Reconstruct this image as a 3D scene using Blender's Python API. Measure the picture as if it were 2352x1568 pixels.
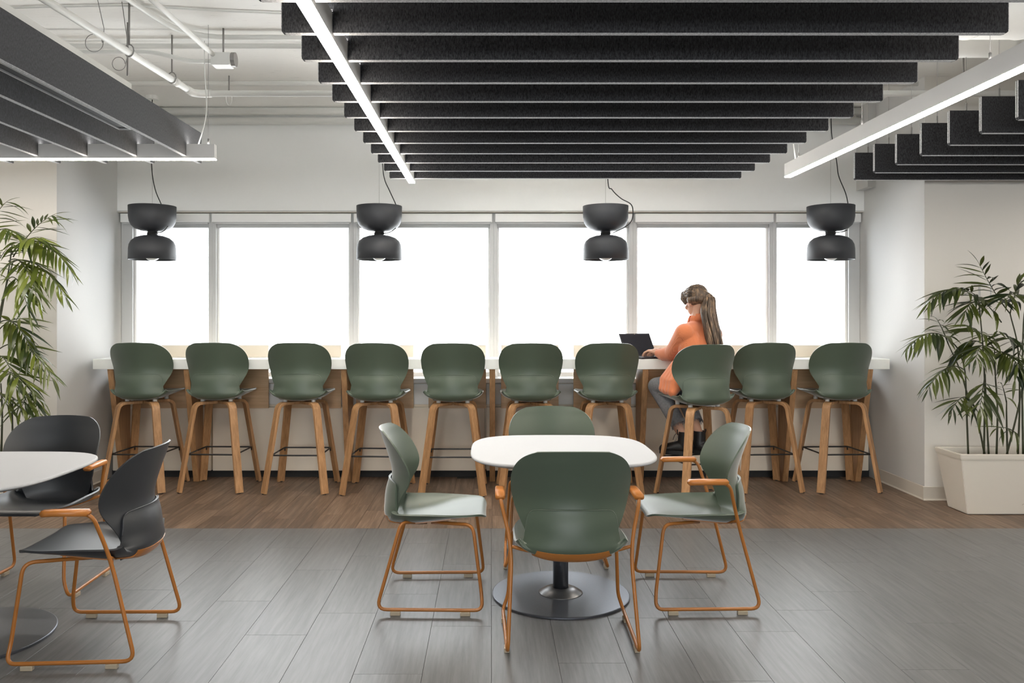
import bpy, bmesh, math, random
from mathutils import Vector, Matrix, Euler
R = math.radians
random.seed(7)
S = bpy.context.scene
C = S.collection
for o in list(bpy.data.objects):
    bpy.data.objects.remove(o)

# ------------------------------------------------------------------ camera, sky, exposure
F, H0, PX, PY = 1860.0, 1.42, 1127.0, 722.0
cam = bpy.data.cameras.new('camera')
cam.sensor_width = 36.0
cam.lens = 36.0 * F / 2352.0
cam.shift_x = (1176.0 - PX) / 2352.0
cam.shift_y = (PY - 784.0) / 2352.0
cam.clip_start = 0.05
camo = bpy.data.objects.new('camera', cam)
camo.location = (0, 0, H0)
camo.rotation_euler = (R(90), 0, 0)
C.objects.link(camo)
S.camera = camo
SKY, LED, UP_FILL = 2.9, 21.0, 3.6
w = bpy.data.worlds.new('overcast_sky')
S.world = w
w.use_nodes = True
bg = w.node_tree.nodes['Background']
bg.inputs[0].default_value = (0.945, 0.972, 1.0, 1)
bg.inputs[1].default_value = SKY
S.view_settings.view_transform = 'Standard'
S.view_settings.look = 'None'
S.view_settings.exposure = 2.0
S.view_settings.gamma = 1.0
S.view_settings.use_curve_mapping = False
S.cycles.use_denoising = True
S.cycles.max_bounces = 10
S.cycles.diffuse_bounces = 6
S.cycles.transparent_max_bounces = 12
S.cycles.caustics_reflective = False
S.cycles.caustics_refractive = False
pl = bpy.data.lights.new('window_portal', 'AREA')
pl.shape = 'RECTANGLE'
pl.size, pl.size_y = 6.7, 1.5
pl.cycles.is_portal = True
plo = bpy.data.objects.new('window_portal', pl)
plo.location = (0, 7.46, 1.6)
plo.rotation_euler = (R(-90), 0, 0)
C.objects.link(plo)

pl2 = pl.copy()  # portal for the added fill window behind the camera
pl2.size, pl2.size_y = 7.0, 1.4
plo = bpy.data.objects.new('window_portal', pl2)
plo.location = (0, -6.15, 1.6)
plo.rotation_euler = (R(90), 0, 0)
C.objects.link(plo)

def at(x, y, d):
    """world point that the photograph shows at pixel x, y, d metres away"""
    return Vector(((x - PX) * d / F, d, H0 - (y - PY) * d / F))
def at_z(x, y, z):
    return at(x, y, (z - H0) * F / (PY - y))

# ------------------------------------------------------------------ materials
def node_mat(name):
    m = bpy.data.materials.new(name)
    m.use_nodes = True
    nt = m.node_tree
    return m, nt, nt.nodes['Principled BSDF'], nt.nodes, nt.links
def plain(name, col, rough=0.5, metal=0.0, spec=0.5, noise=0.03, scale=40, bump=0.0, bscale=200, coat=0.0, sheen=0.0):
    m, nt, b, N, L = node_mat(name)
    b.inputs['Roughness'].default_value = rough
    b.inputs['Metallic'].default_value = metal
    b.inputs['Specular IOR Level'].default_value = spec
    b.inputs['Coat Weight'].default_value = coat
    b.inputs['Coat Roughness'].default_value = 0.42
    b.inputs['Sheen Weight'].default_value = sheen
    b.inputs['Sheen Roughness'].default_value = 0.35
    tc = N.new('ShaderNodeTexCoord')
    n = N.new('ShaderNodeTexNoise')
    n.inputs['Scale'].default_value = scale
    n.inputs['Detail'].default_value = 4
    L.new(tc.outputs['Object'], n.inputs['Vector'])
    r = N.new('ShaderNodeMix')
    r.data_type = 'RGBA'
    r.inputs[6].default_value = tuple(c * (1 - noise) for c in col) + (1,)
    r.inputs[7].default_value = tuple(min(1, c * (1 + noise)) for c in col) + (1,)
    L.new(n.outputs['Fac'], r.inputs[0])
    L.new(r.outputs[2], b.inputs['Base Color'])
    if bump:
        n2 = N.new('ShaderNodeTexNoise')
        n2.inputs['Scale'].default_value = bscale
        L.new(tc.outputs['Object'], n2.inputs['Vector'])
        bp = N.new('ShaderNodeBump')
        bp.inputs['Strength'].default_value = bump
        bp.inputs['Distance'].default_value = 0.002
        L.new(n2.outputs['Fac'], bp.inputs['Height'])
        L.new(bp.outputs[0], b.inputs['Normal'])
    return m
def streaky(name, c1, c2, rough=0.5, scale=(60, 3, 60), rand=0.0, bump=0.15, spec=0.5, c3=None, fine=6.0):
    """wood, felt and plank grain: stretched noise, tinted per object"""
    m, nt, b, N, L = node_mat(name)
    b.inputs['Roughness'].default_value = rough
    b.inputs['Specular IOR Level'].default_value = spec
    tc = N.new('ShaderNodeTexCoord')
    oi = N.new('ShaderNodeObjectInfo')
    mp = N.new('ShaderNodeMapping')
    mp.inputs['Scale'].default_value = scale
    L.new(tc.outputs['Object'], mp.inputs['Vector'])
    ad = N.new('ShaderNodeVectorMath')
    ad.operation = 'ADD'
    sc = N.new('ShaderNodeVectorMath')
    sc.operation = 'SCALE'
    sc.inputs[3].default_value = 57.0
    cmb = N.new('ShaderNodeCombineXYZ')
    for i in range(3):
        L.new(oi.outputs['Random'], cmb.inputs[i])
    L.new(cmb.outputs[0], sc.inputs[0])
    L.new(mp.outputs[0], ad.inputs[0])
    L.new(sc.outputs[0], ad.inputs[1])
    n = N.new('ShaderNodeTexNoise')
    n.inputs['Scale'].default_value = 1.0
    n.inputs['Detail'].default_value = fine
    n.inputs['Roughness'].default_value = 0.65
    L.new(ad.outputs[0], n.inputs['Vector'])
    cr = N.new('ShaderNodeValToRGB')
    cr.color_ramp.elements[0].position = 0.3
    cr.color_ramp.elements[1].position = 0.7
    cr.color_ramp.elements[0].color = c1 + (1,)
    cr.color_ramp.elements[1].color = c2 + (1,)
    if c3:
        e = cr.color_ramp.elements.new(0.5)
        e.color = c3 + (1,)
    L.new(n.outputs['Fac'], cr.inputs[0])
    hs = N.new('ShaderNodeHueSaturation')
    mr = N.new('ShaderNodeMapRange')
    mr.inputs[3].default_value = 1 - rand
    mr.inputs[4].default_value = 1 + rand
    L.new(oi.outputs['Random'], mr.inputs[0])
    L.new(mr.outputs[0], hs.inputs['Value'])
    L.new(cr.outputs[0], hs.inputs['Color'])
    L.new(hs.outputs[0], b.inputs['Base Color'])
    bp = N.new('ShaderNodeBump')
    bp.inputs['Strength'].default_value = bump
    bp.inputs['Distance'].default_value = 0.001
    L.new(n.outputs['Fac'], bp.inputs['Height'])
    L.new(bp.outputs[0], b.inputs['Normal'])
    return m
def glow(name, col, strength):
    m, nt, b, N, L = node_mat(name)
    b.inputs['Base Color'].default_value = (0.8, 0.8, 0.8, 1)
    b.inputs['Emission Color'].default_value = col + (1,)
    b.inputs['Emission Strength'].default_value = strength
    return m
def glass_mat():
    m, nt, b, N, L = node_mat('window_glass')
    t = N.new('ShaderNodeBsdfTransparent')
    t.inputs[0].default_value = (0.985, 0.99, 0.985, 1)
    g = N.new('ShaderNodeBsdfGlossy')
    g.inputs['Roughness'].default_value = 0.02
    f = N.new('ShaderNodeFresnel')
    f.inputs[0].default_value = 1.45
    mx = N.new('ShaderNodeMixShader')
    L.new(f.outputs[0], mx.inputs[0])
    L.new(t.outputs[0], mx.inputs[1])
    L.new(g.outputs[0], mx.inputs[2])
    L.new(mx.outputs[0], N['Material Output'].inputs[0])
    return m
def concrete_mat():
    m, nt, b, N, L = node_mat('painted_concrete')
    b.inputs['Roughness'].default_value = 0.75
    tc = N.new('ShaderNodeTexCoord')
    mp = N.new('ShaderNodeMapping')
    mp.inputs['Scale'].default_value = (1.6, 26, 1)
    L.new(tc.outputs['Object'], mp.inputs['Vector'])
    n = N.new('ShaderNodeTexNoise')
    n.inputs['Scale'].default_value = 3
    n.inputs['Detail'].default_value = 7
    n.inputs['Roughness'].default_value = 0.7
    L.new(mp.outputs[0], n.inputs['Vector'])
    cr = N.new('ShaderNodeValToRGB')
    cr.color_ramp.elements[0].position = 0.27
    cr.color_ramp.elements[1].position = 0.36
    cr.color_ramp.elements[0].color = (0.30, 0.29, 0.27, 1)
    cr.color_ramp.elements[1].color = (0.86, 0.85, 0.82, 1)
    L.new(n.outputs['Fac'], cr.inputs[0])
    L.new(cr.outputs[0], b.inputs['Base Color'])
    bp = N.new('ShaderNodeBump')
    bp.inputs['Strength'].default_value = 0.35
    bp.inputs['Distance'].default_value = 0.01
    L.new(n.outputs['Fac'], bp.inputs['Height'])
    L.new(bp.outputs[0], b.inputs['Normal'])
    return m
def knit_mat():
    m, nt, b, N, L = node_mat('orange_knit')
    b.inputs['Roughness'].default_value = 0.9
    b.inputs['Sheen Weight'].default_value = 0.4
    tc = N.new('ShaderNodeTexCoord')
    wv = N.new('ShaderNodeTexWave')
    wv.bands_direction = 'DIAGONAL'
    wv.inputs['Scale'].default_value = 75
    wv.inputs['Distortion'].default_value = 1.5
    wv.inputs['Detail'].default_value = 1
    L.new(tc.outputs['Object'], wv.inputs['Vector'])
    cr = N.new('ShaderNodeValToRGB')
    cr.color_ramp.elements[0].color = (0.66, 0.20, 0.080, 1)
    cr.color_ramp.elements[1].color = (0.74, 0.235, 0.098, 1)
    L.new(wv.outputs['Fac'], cr.inputs[0])
    L.new(cr.outputs[0], b.inputs['Base Color'])
    bp = N.new('ShaderNodeBump')
    bp.inputs['Strength'].default_value = 0.3
    bp.inputs['Distance'].default_value = 0.002
    L.new(wv.outputs['Fac'], bp.inputs['Height'])
    L.new(bp.outputs[0], b.inputs['Normal'])
    return m
def leaf_mat(name, c1, c2):
    m, nt, b, N, L = node_mat(name)
    b.inputs['Roughness'].default_value = 0.30
    oi = N.new('ShaderNodeObjectInfo')
    cr = N.new('ShaderNodeValToRGB')
    cr.color_ramp.elements[0].color = c1 + (1,)
    cr.color_ramp.elements[1].color = c2 + (1,)
    cr.color_ramp.elements[1].position = 1.0
    L.new(oi.outputs['Random'], cr.inputs[0])
    L.new(cr.outputs[0], b.inputs['Base Color'])
    tr = N.new('ShaderNodeBsdfTranslucent')
    L.new(cr.outputs[0], tr.inputs[0])
    mx = N.new('ShaderNodeMixShader')
    mx.inputs[0].default_value = 0.25
    L.new(b.outputs[0], mx.inputs[1])
    L.new(tr.outputs[0], mx.inputs[2])
    L.new(mx.outputs[0], N['Material Output'].inputs[0])
    return m

M = {
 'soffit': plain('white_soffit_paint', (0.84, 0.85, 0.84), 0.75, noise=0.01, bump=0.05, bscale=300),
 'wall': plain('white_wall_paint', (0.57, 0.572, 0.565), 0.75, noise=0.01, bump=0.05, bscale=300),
 'greige': plain('beige_wall_paint', (0.78, 0.76, 0.72), 0.75, noise=0.01, bump=0.05, bscale=300),  # beige of the warm room light put into the wall colour
 'concrete': concrete_mat(),
 'pipe': plain('white_pipe_paint', (0.78, 0.78, 0.75), 0.45, noise=0.04, scale=12),
 'base': plain('cove_base_rubber', (0.56, 0.52, 0.46), 0.5, noise=0.02),
 'frame': plain('white_window_frame', (0.56, 0.57, 0.575), 0.35, noise=0.01),
 'blind': plain('blind_cassette_white', (0.86, 0.87, 0.87), 0.5, noise=0.01),
 'gap': plain('black_gap', (0.015, 0.015, 0.016), 0.7),
 'glass': glass_mat(),
 'cream': plain('cream_laminate', (0.88, 0.80, 0.68), 0.45, noise=0.015, scale=6),
 'counter': plain('pale_counter_stone', (0.86, 0.88, 0.85), 0.25, noise=0.02, scale=30),
 'oak': streaky('oak_veneer', (0.30, 0.155, 0.065), (0.52, 0.30, 0.145), 0.45, (55, 55, 3.0), 0.08, 0.1),
 'oakh': streaky('oak_board', (0.56, 0.37, 0.21), (0.72, 0.50, 0.30), 0.45, (3, 50, 50), 0.06, 0.08),
 'sage': plain('sage_green_shell', (0.074, 0.103, 0.072), 0.46, spec=0.45, sheen=0.6, coat=0.4, noise=0.02, scale=60, bump=0.06, bscale=900),
 'dark': plain('charcoal_shell', (0.018, 0.021, 0.026), 0.50, spec=0.7, coat=0.5, sheen=0.0, noise=0.03, scale=60, bump=0.06, bscale=900),
 'ochre': plain('ochre_steel', (0.40, 0.150, 0.030), 0.33, noise=0.03),
 'pad': plain('ochre_arm_pad', (0.50, 0.185, 0.040), 0.35, noise=0.03),
 'glide': plain('clear_glide', (0.45, 0.38, 0.28), 0.3),
 'black': plain('black_steel', (0.012, 0.012, 0.013), 0.4),
 'spacer': plain('pale_spacer', (0.75, 0.74, 0.70), 0.5),
 'tabletop': plain('white_laminate', (0.47, 0.482, 0.50), 0.6, spec=0.03, noise=0.008),
 'basemetal': plain('brushed_dark_steel', (0.16, 0.17, 0.195), 0.36, metal=0.85, noise=0.1, scale=90, spec=0.8),
 'hub': plain('satin_steel_collar', (0.16, 0.16, 0.165), 0.3, metal=0.8),
 'felt': streaky('charcoal_felt', (0.008, 0.008, 0.009), (0.066, 0.067, 0.074), 0.95, (230, 230, 80), 0.0, 0.3, spec=0.1, fine=3),
 'feltedge': streaky('felt_cut_edge', (0.22, 0.22, 0.225), (0.62, 0.62, 0.63), 0.95, (170, 170, 170), 0.0, 0.3, spec=0.1, fine=3),  # pale tone stands in for light caught along the felt edges
 'housing': plain('white_aluminium', (0.70, 0.69, 0.675), 0.45, noise=0.01),
 'led': glow('led_diffuser', (1.0, 0.91, 0.80), LED),
 'uplight': glow('led_uplight', (1.0, 0.97, 0.93), UP_FILL),  # added upward glow on the housings, fill for the ceiling
 'raft_uplight': glow('raft_uplight', (1.0, 0.97, 0.93), UP_FILL * 7.0),  # glow of the added unseen raft light
 'wire': plain('steel_cable', (0.30, 0.29, 0.28), 0.4, metal=0.5),
 'pendant': plain('graphite_spun_aluminium', (0.040, 0.043, 0.050), 0.55, noise=0.02),
 'cable': plain('black_flex', (0.015, 0.015, 0.016), 0.5),
 'bulb': plain('opal_bulb', (0.85, 0.85, 0.83), 0.2),
 'planter': plain('cream_planter', (0.74, 0.70, 0.63), 0.5, noise=0.01),
 'soil': plain('dark_soil', (0.03, 0.022, 0.015), 0.9, noise=0.4, scale=90, bump=0.8, bscale=120),
 'leafb': leaf_mat('light_palm_leaf', (0.026, 0.046, 0.010), (0.135, 0.165, 0.020)),
 'leafd': leaf_mat('dark_palm_leaf', (0.013, 0.024, 0.011), (0.095, 0.120, 0.020)),
 'stem': plain('palm_cane', (0.045, 0.050, 0.022), 0.5, noise=0.3, scale=30),
 'fgrey': streaky('grey_plank', (0.092, 0.093, 0.097), (0.158, 0.158, 0.162), 0.38, (55, 3.2, 1), 0.05, 0.10, spec=0.6),
 'fbrown': streaky('brown_plank', (0.085, 0.056, 0.038), (0.25, 0.175, 0.125), 0.45, (42, 2.2, 1), 0.22, 0.2, spec=0.4, c3=(0.145, 0.098, 0.068)),
 'joint': plain('dark_joint', (0.080, 0.076, 0.073), 0.8),
 'skin': plain('skin', (0.62, 0.36, 0.25), 0.5, noise=0.04),
 'knit': knit_mat(),
 'denim': plain('grey_denim', (0.22, 0.225, 0.24), 0.85, noise=0.4, scale=70, bump=0.5, bscale=500),
 'boot': plain('black_leather', (0.010, 0.010, 0.011), 0.4, noise=0.2, scale=60, bump=0.3, bscale=150),
 'lace': plain('pale_eyelets', (0.55, 0.52, 0.48), 0.5),
 'hair': streaky('brown_hair', (0.035, 0.024, 0.016), (0.34, 0.22, 0.13), 0.42, (48, 48, 2.2), 0.0, 0.3, fine=4.0, c3=(0.095, 0.062, 0.040)),
 'eye': plain('eye', (0.05, 0.03, 0.02), 0.2),
 'lip': plain('lip', (0.45, 0.17, 0.14), 0.45),
 'laptop': plain('laptop_dark', (0.035, 0.036, 0.042), 0.4),
 'screen': plain('switched_off_screen', (0.020, 0.022, 0.030), 0.3, noise=0.3, scale=8),
 'key': plain('black_keys', (0.015, 0.015, 0.018), 0.5),
 'grey': plain('grey_mark', (0.40, 0.35, 0.28), 0.5),
}

for k_ in ('felt', 'feltedge'):
    b_ = M[k_].node_tree.nodes['Principled BSDF']
    b_.inputs['Sheen Weight'].default_value = 0.3
    b_.inputs['Sheen Roughness'].default_value = 0.5

# ------------------------------------------------------------------ building helpers
def link(o, parent=None):
    C.objects.link(o)
    if parent is not None:
        o.parent = parent
    return o
def mesh_from(name, verts, faces, mat, smooth=False):
    me = bpy.data.meshes.new(name)
    me.from_pydata([tuple(v) for v in verts], [], faces)
    me.materials.append(mat)
    if smooth:
        me.polygons.foreach_set('use_smooth', [True] * len(me.polygons))
    me.update()
    return me
def obj(name, me, parent=None, loc=None, rotz=None):
    o = link(bpy.data.objects.new(name, me), parent)
    if loc is not None:
        o.location = loc
    if rotz is not None:
        o.rotation_euler = (0, 0, rotz)
    return o
def tag(o, label=None, cat=None, group=None, kind=None):
    for k, v in (('label', label), ('category', cat), ('group', group), ('kind', kind)):
        if v:
            o[k] = v
    return o
def thing(name, label, cat, loc=(0, 0, 0), rotz=0, group=None):
    o = bpy.data.objects.new(name, None)
    o.empty_display_size = 0.1
    C.objects.link(o)
    o.location = loc
    o.rotation_euler = (0, 0, rotz)
    return tag(o, label, cat, group)
def kids(o):
    return [c for c in bpy.data.objects if c.parent == o]
def dup(root, loc, rotz, label, group=None, tree=None):
    """copy of a thing with copies of its parts and sub-parts"""
    r = root.copy()
    C.objects.link(r)
    r.location = loc
    r.rotation_euler = (0, 0, rotz)
    r['label'] = label
    if group:
        r['group'] = group
    for ch, subs in tree:
        c = ch.copy()
        C.objects.link(c)
        c.parent = r
        for g in subs:
            d = g.copy()
            C.objects.link(d)
            d.parent = c
    return r
def tree_of(root):
    return [(c, kids(c)) for c in kids(root)]
def box_data(x0, x1, y0, y1, z0, z1, bev=0.0, seg=2):
    bm = bmesh.new()
    vs = [bm.verts.new((x, y, z)) for x in (x0, x1) for y in (y0, y1) for z in (z0, z1)]
    for f in ((0, 1, 3, 2), (4, 6, 7, 5), (0, 4, 5, 1), (2, 3, 7, 6), (0, 2, 6, 4), (1, 5, 7, 3)):
        bm.faces.new([vs[i] for i in f])
    bmesh.ops.recalc_face_normals(bm, faces=bm.faces)
    if bev:
        bmesh.ops.bevel(bm, geom=list(bm.edges), offset=bev, segments=seg, affect='EDGES', profile=0.5)
    return bm
def bm_mesh(name, bm, mat, smooth=False):
    me = bpy.data.meshes.new(name)
    bm.to_mesh(me)
    bm.free()
    me.materials.append(mat)
    if smooth:
        me.polygons.foreach_set('use_smooth', [True] * len(me.polygons))
    return me
def box(name, x0, x1, y0, y1, z0, z1, mat, parent=None, bev=0.0):
    return obj(name, bm_mesh(name, box_data(x0, x1, y0, y1, z0, z1, bev), mat), parent)
def prism(name, poly, axis, a0, a1, mat, parent=None, bev=0.0):
    """polygon extruded along an axis; poly is in the other two axes, in x, y, z order"""
    def P(p, a):
        return {'x': (a, p[0], p[1]), 'y': (p[0], a, p[1]), 'z': (p[0], p[1], a)}[axis]
    bm = bmesh.new()
    A = [bm.verts.new(P(p, a0)) for p in poly]
    B = [bm.verts.new(P(p, a1)) for p in poly]
    n = len(poly)
    bm.faces.new(A)
    bm.faces.new(B[::-1])
    for i in range(n):
        bm.faces.new((A[i], B[i], B[(i + 1) % n], A[(i + 1) % n]))
    bmesh.ops.recalc_face_normals(bm, faces=bm.faces)
    if bev:
        bmesh.ops.bevel(bm, geom=list(bm.edges), offset=bev, segments=2, affect='EDGES', profile=0.5)
    return obj(name, bm_mesh(name, bm, mat), parent)
def fillet(pts, rad, n=6):
    pts = [Vector(p) for p in pts]
    out = [pts[0]]
    for i in range(1, len(pts) - 1):
        a, b, c = pts[i - 1], pts[i], pts[i + 1]
        r = rad[i] if isinstance(rad, (list, tuple)) else rad
        u, v = (a - b), (c - b)
        t = min(r, u.length * 0.49, v.length * 0.49)
        p, q = b + u.normalized() * t, b + v.normalized() * t
        for k in range(n + 1):
            s = k / n
            out.append(p * (1 - s) ** 2 + b * 2 * s * (1 - s) + q * s * s)
    out.append(pts[-1])
    return out
def sweep(pts, prof, side=None, closed=False, scales=None):
    """sweep a closed 2-D profile along points; side fixes the profile's first axis"""
    pts = [Vector(p) for p in pts]
    n, k = len(pts), len(prof)
    verts, faces = [], []
    up = None
    for i, p in enumerate(pts):
        if closed:
            t = (pts[(i + 1) % n] - pts[i - 1]).normalized()
        else:
            t = (pts[min(i + 1, n - 1)] - pts[max(i - 1, 0)]).normalized()
        if side is not None:
            a = Vector(side)
            a = (a - t * a.dot(t)).normalized()
        else:
            if up is None:
                up = Vector((0, 0, 1)) if abs(t.z) < 0.9 else Vector((1, 0, 0))
            a = (up - t * up.dot(t)).normalized()
            up = a
        b = t.cross(a)
        s = scales[i] if scales else 1.0
        for (u, v) in prof:
            verts.append(p + a * u * s + b * v * s)
    m = n if closed else n - 1
    for i in range(m):
        j = (i + 1) % n
        for q in range(k):
            r = (q + 1) % k
            faces.append((i * k + q, i * k + r, j * k + r, j * k + q))
    if not closed:
        faces.append(tuple(range(k))[::-1])
        faces.append(tuple((n - 1) * k + q for q in range(k)))
    return verts, faces
def circ(r, n=10):
    return [(r * math.cos(2 * math.pi * i / n), r * math.sin(2 * math.pi * i / n)) for i in range(n)]
def rrect(w, h, b):
    out = []
    for cx, cy, a0 in ((w - b, h - b, 0), (-w + b, h - b, 90), (-w + b, -h + b, 180), (w - b, -h + b, 270)):
        for k in range(3):
            a = R(a0 + 45 * k)
            out.append((cx + b * math.cos(a), cy + b * math.sin(a)))
    return out
def tube(name, pts, r, mat, parent=None, n=10, closed=False, scales=None):
    v, f = sweep(pts, circ(r, n), closed=closed, scales=scales)
    return obj(name, mesh_from(name, v, f, mat, True), parent)
def merge_md(parts):
    V, Fc = [], []
    for v, f in parts:
        o = len(V)
        V += list(v)
        Fc += [tuple(i + o for i in q) for q in f]
    return V, Fc
def lathe(name, prof, mat, parent=None, n=40, smooth=True, center=(0, 0)):
    V, Fc = [], []
    k = len(prof)
    for i in range(n):
        a = 2 * math.pi * i / n
        for r, z in prof:
            V.append((center[0] + r * math.cos(a), center[1] + r * math.sin(a), z))
    for i in range(n):
        j = (i + 1) % n
        for q in range(k - 1):
            Fc.append((i * k + q, j * k + q, j * k + q + 1, i * k + q + 1))
    me = mesh_from(name, V, Fc, mat, smooth)
    bm = bmesh.new()
    bm.from_mesh(me)
    bmesh.ops.remove_doubles(bm, verts=bm.verts, dist=1e-5)
    bmesh.ops.recalc_face_normals(bm, faces=bm.faces)
    bm.to_mesh(me)
    bm.free()
    return obj(name, me, parent)
def struct(o):
    o['kind'] = 'structure'
    return o
def spline(xs, ys, x):
    """Catmull-Rom style interpolation"""
    n = len(xs)
    if x <= xs[0]:
        return ys[0]
    if x >= xs[-1]:
        return ys[-1]
    i = max(k for k in range(n - 1) if xs[k] <= x)
    h = xs[i + 1] - xs[i]
    t = (x - xs[i]) / h
    def slope(j):
        if j == 0:
            return (ys[1] - ys[0]) / (xs[1] - xs[0])
        if j == n - 1:
            return (ys[-1] - ys[-2]) / (xs[-1] - xs[-2])
        return (ys[j + 1] - ys[j - 1]) / (xs[j + 1] - xs[j - 1])
    m0, m1 = slope(i) * h, slope(i + 1) * h
    return (2 * t ** 3 - 3 * t ** 2 + 1) * ys[i] + (t ** 3 - 2 * t ** 2 + t) * m0 + (-2 * t ** 3 + 3 * t ** 2) * ys[i + 1] + (t ** 3 - t ** 2) * m1

# ------------------------------------------------------------------ room shell
ZC = 3.24
fl = struct(box('floor', -7.5, 7.5, -6, 7.6, -0.10, -0.004, M['joint']))
def plank_mesh(name, w, l, mat):
    return bm_mesh(name, box_data(-w / 2 + 0.0006, w / 2 - 0.0006, -l / 2 + 0.0006, l / 2 - 0.0006, -0.004, 0.0, 0.0006, 1), mat)
# grey planks up to Y = 5.38, brown ones beyond
GW, GL = 0.273, 0.914
gm = plank_mesh('plank', GW, GL, M['fgrey'])
x0 = 0.003 - 12 * GW
for i in range(25):
    x = x0 + (i + 0.5) * GW
    off = (i * 0.37) % 1.0 * GL
    y = 5.38
    first = GL * (0.25 + 0.75 * ((i * 0.618) % 1.0))
    seg = [first] + [GL] * 3
    for s in seg:
        yc = y - s / 2
        if y - s < 2.2 and y < 2.4:
            break
        if abs(s - GL) < 1e-6:
            o = obj('plank', gm, fl, (x, yc, 0))
        else:
            o = obj('plank', plank_mesh('plank', GW, s, M['fgrey']), fl, (x, yc, 0))
        y -= s
BW, BL = 0.152, 0.70
bmesh_ = plank_mesh('plank', BW, BL, M['fbrown'])
for i in range(52):
    x = -3.94 + (i + 0.5) * BW
    y = 5.38
    seg = [BL * (0.3 + 0.7 * ((i * 0.618 + 0.2) % 1.0)), BL, BL]
    for s in seg:
        if y > 7.1 or (abs(x) > 3.4 and y > 6.15):
            break
        obj('plank', bmesh_ if abs(s - BL) < 1e-6 else plank_mesh('plank', BW, s, M['fbrown']), fl, (x, y + s / 2, 0))
        y += s
# plain flooring outside the frame, one sheet round the planks
def flat(name, x0_, x1_, y0_, y1_, z, mat, parent=None):
    return obj(name, mesh_from(name, [(x0_, y0_, z), (x1_, y0_, z), (x1_, y1_, z), (x0_, y1_, z)], [(0, 1, 2, 3)], mat), parent)
outer = [((-7.5, 7.5, -6, 1.9), M['fgrey']), ((-7.5, -3.28, 1.9, 5.38), M['fgrey']), ((3.56, 7.5, 1.9, 5.38), M['fgrey']),
         ((-7.5, -3.95, 5.38, 6.2), M['fbrown']), ((3.97, 7.5, 5.38, 6.2), M['fbrown'])]
for a, m_ in outer:
    flat('floor_sheet', *a, -0.002, m_, fl)

ce = struct(box('ceiling', -7.5, 7.5, -6, 7.6, ZC, ZC + 0.2, M['concrete']))
struct(box('wall_left', -7.6, -7.5, -6, 7.6, 0, ZC, M['greige']))
struct(box('wall_right', 7.5, 7.6, -6, 7.6, 0, ZC, M['greige']))
for k_, a_ in enumerate(((-7.5, 7.5, 0, 0.9), (-7.5, 7.5, 2.3, ZC), (-7.5, -3.5, 0.9, 2.3), (3.5, 7.5, 0.9, 2.3))):
    struct(box('wall_front', a_[0], a_[1], -6.1, -6, a_[2], a_[3], M['greige']))
fr = bpy.data.objects.new('window_7', None)  # window added in the unseen rear wall as daylight fill
C.objects.link(fr)
fr['kind'] = 'structure'
for x in (-3.47, -1.15, 1.15, 3.47):
    box('stile', x - 0.03, x + 0.03, -6.09, -6.01, 0.9, 2.3, M['frame'], fr)
box('pane', -3.5, 3.5, -6.053, -6.047, 0.9, 2.3, M['glass'], fr)
# pillars either side of the window bay: white flank, face tinted beige for room light
for s, nm in ((-1, 'left'), (1, 'right')):
    xa, xb = sorted((s * 3.32, s * 7.5))
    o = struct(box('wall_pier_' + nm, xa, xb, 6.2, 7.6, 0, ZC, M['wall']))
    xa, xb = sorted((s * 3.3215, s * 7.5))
    struct(box('wall_face_' + nm, xa, xb, 6.197, 6.2, 0, ZC, M['greige']))
struct(box('wall_back', -3.32, 3.32, 7.2, 7.6, 2.335, ZC, M['soffit']))
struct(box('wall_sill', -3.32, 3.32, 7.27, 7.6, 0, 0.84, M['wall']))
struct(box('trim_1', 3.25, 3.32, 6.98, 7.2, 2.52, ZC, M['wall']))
# cove bases
def cove(name, pts, nrm):
    """baseboard along a straight wall: face with a small foot"""
    (xa, ya), (xb, yb) = pts
    nx, ny = nrm
    prof = [(0, 0), (0.012, 0), (0.011, 0.004), (0.005, 0.012), (0.004, 0.100), (0.002, 0.104), (0, 0.104)]
    V = [(xa + nx * u, ya + ny * u, v) for u, v in prof] + [(xb + nx * u, yb + ny * u, v) for u, v in prof]
    k = len(prof)
    Fc = [(i, (i + 1) % k, k + (i + 1) % k, k + i) for i in range(k)] + [tuple(range(k)), tuple(range(2 * k - 1, k - 1, -1))]
    return struct(obj(name, mesh_from(name, V, Fc, M['base'])))
cove('baseboard_right', ((3.32, 6.197), (3.32, 7.0)), (-1, 0))
cove('baseboard_left', ((-3.32, 6.197), (-3.32, 7.0)), (1, 0))
cove('baseboard_right_face', ((3.308, 6.197), (7.5, 6.197)), (0, -1))
cove('baseboard_left_face', ((-7.5, 6.197), (-3.308, 6.197)), (0, -1))

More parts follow.
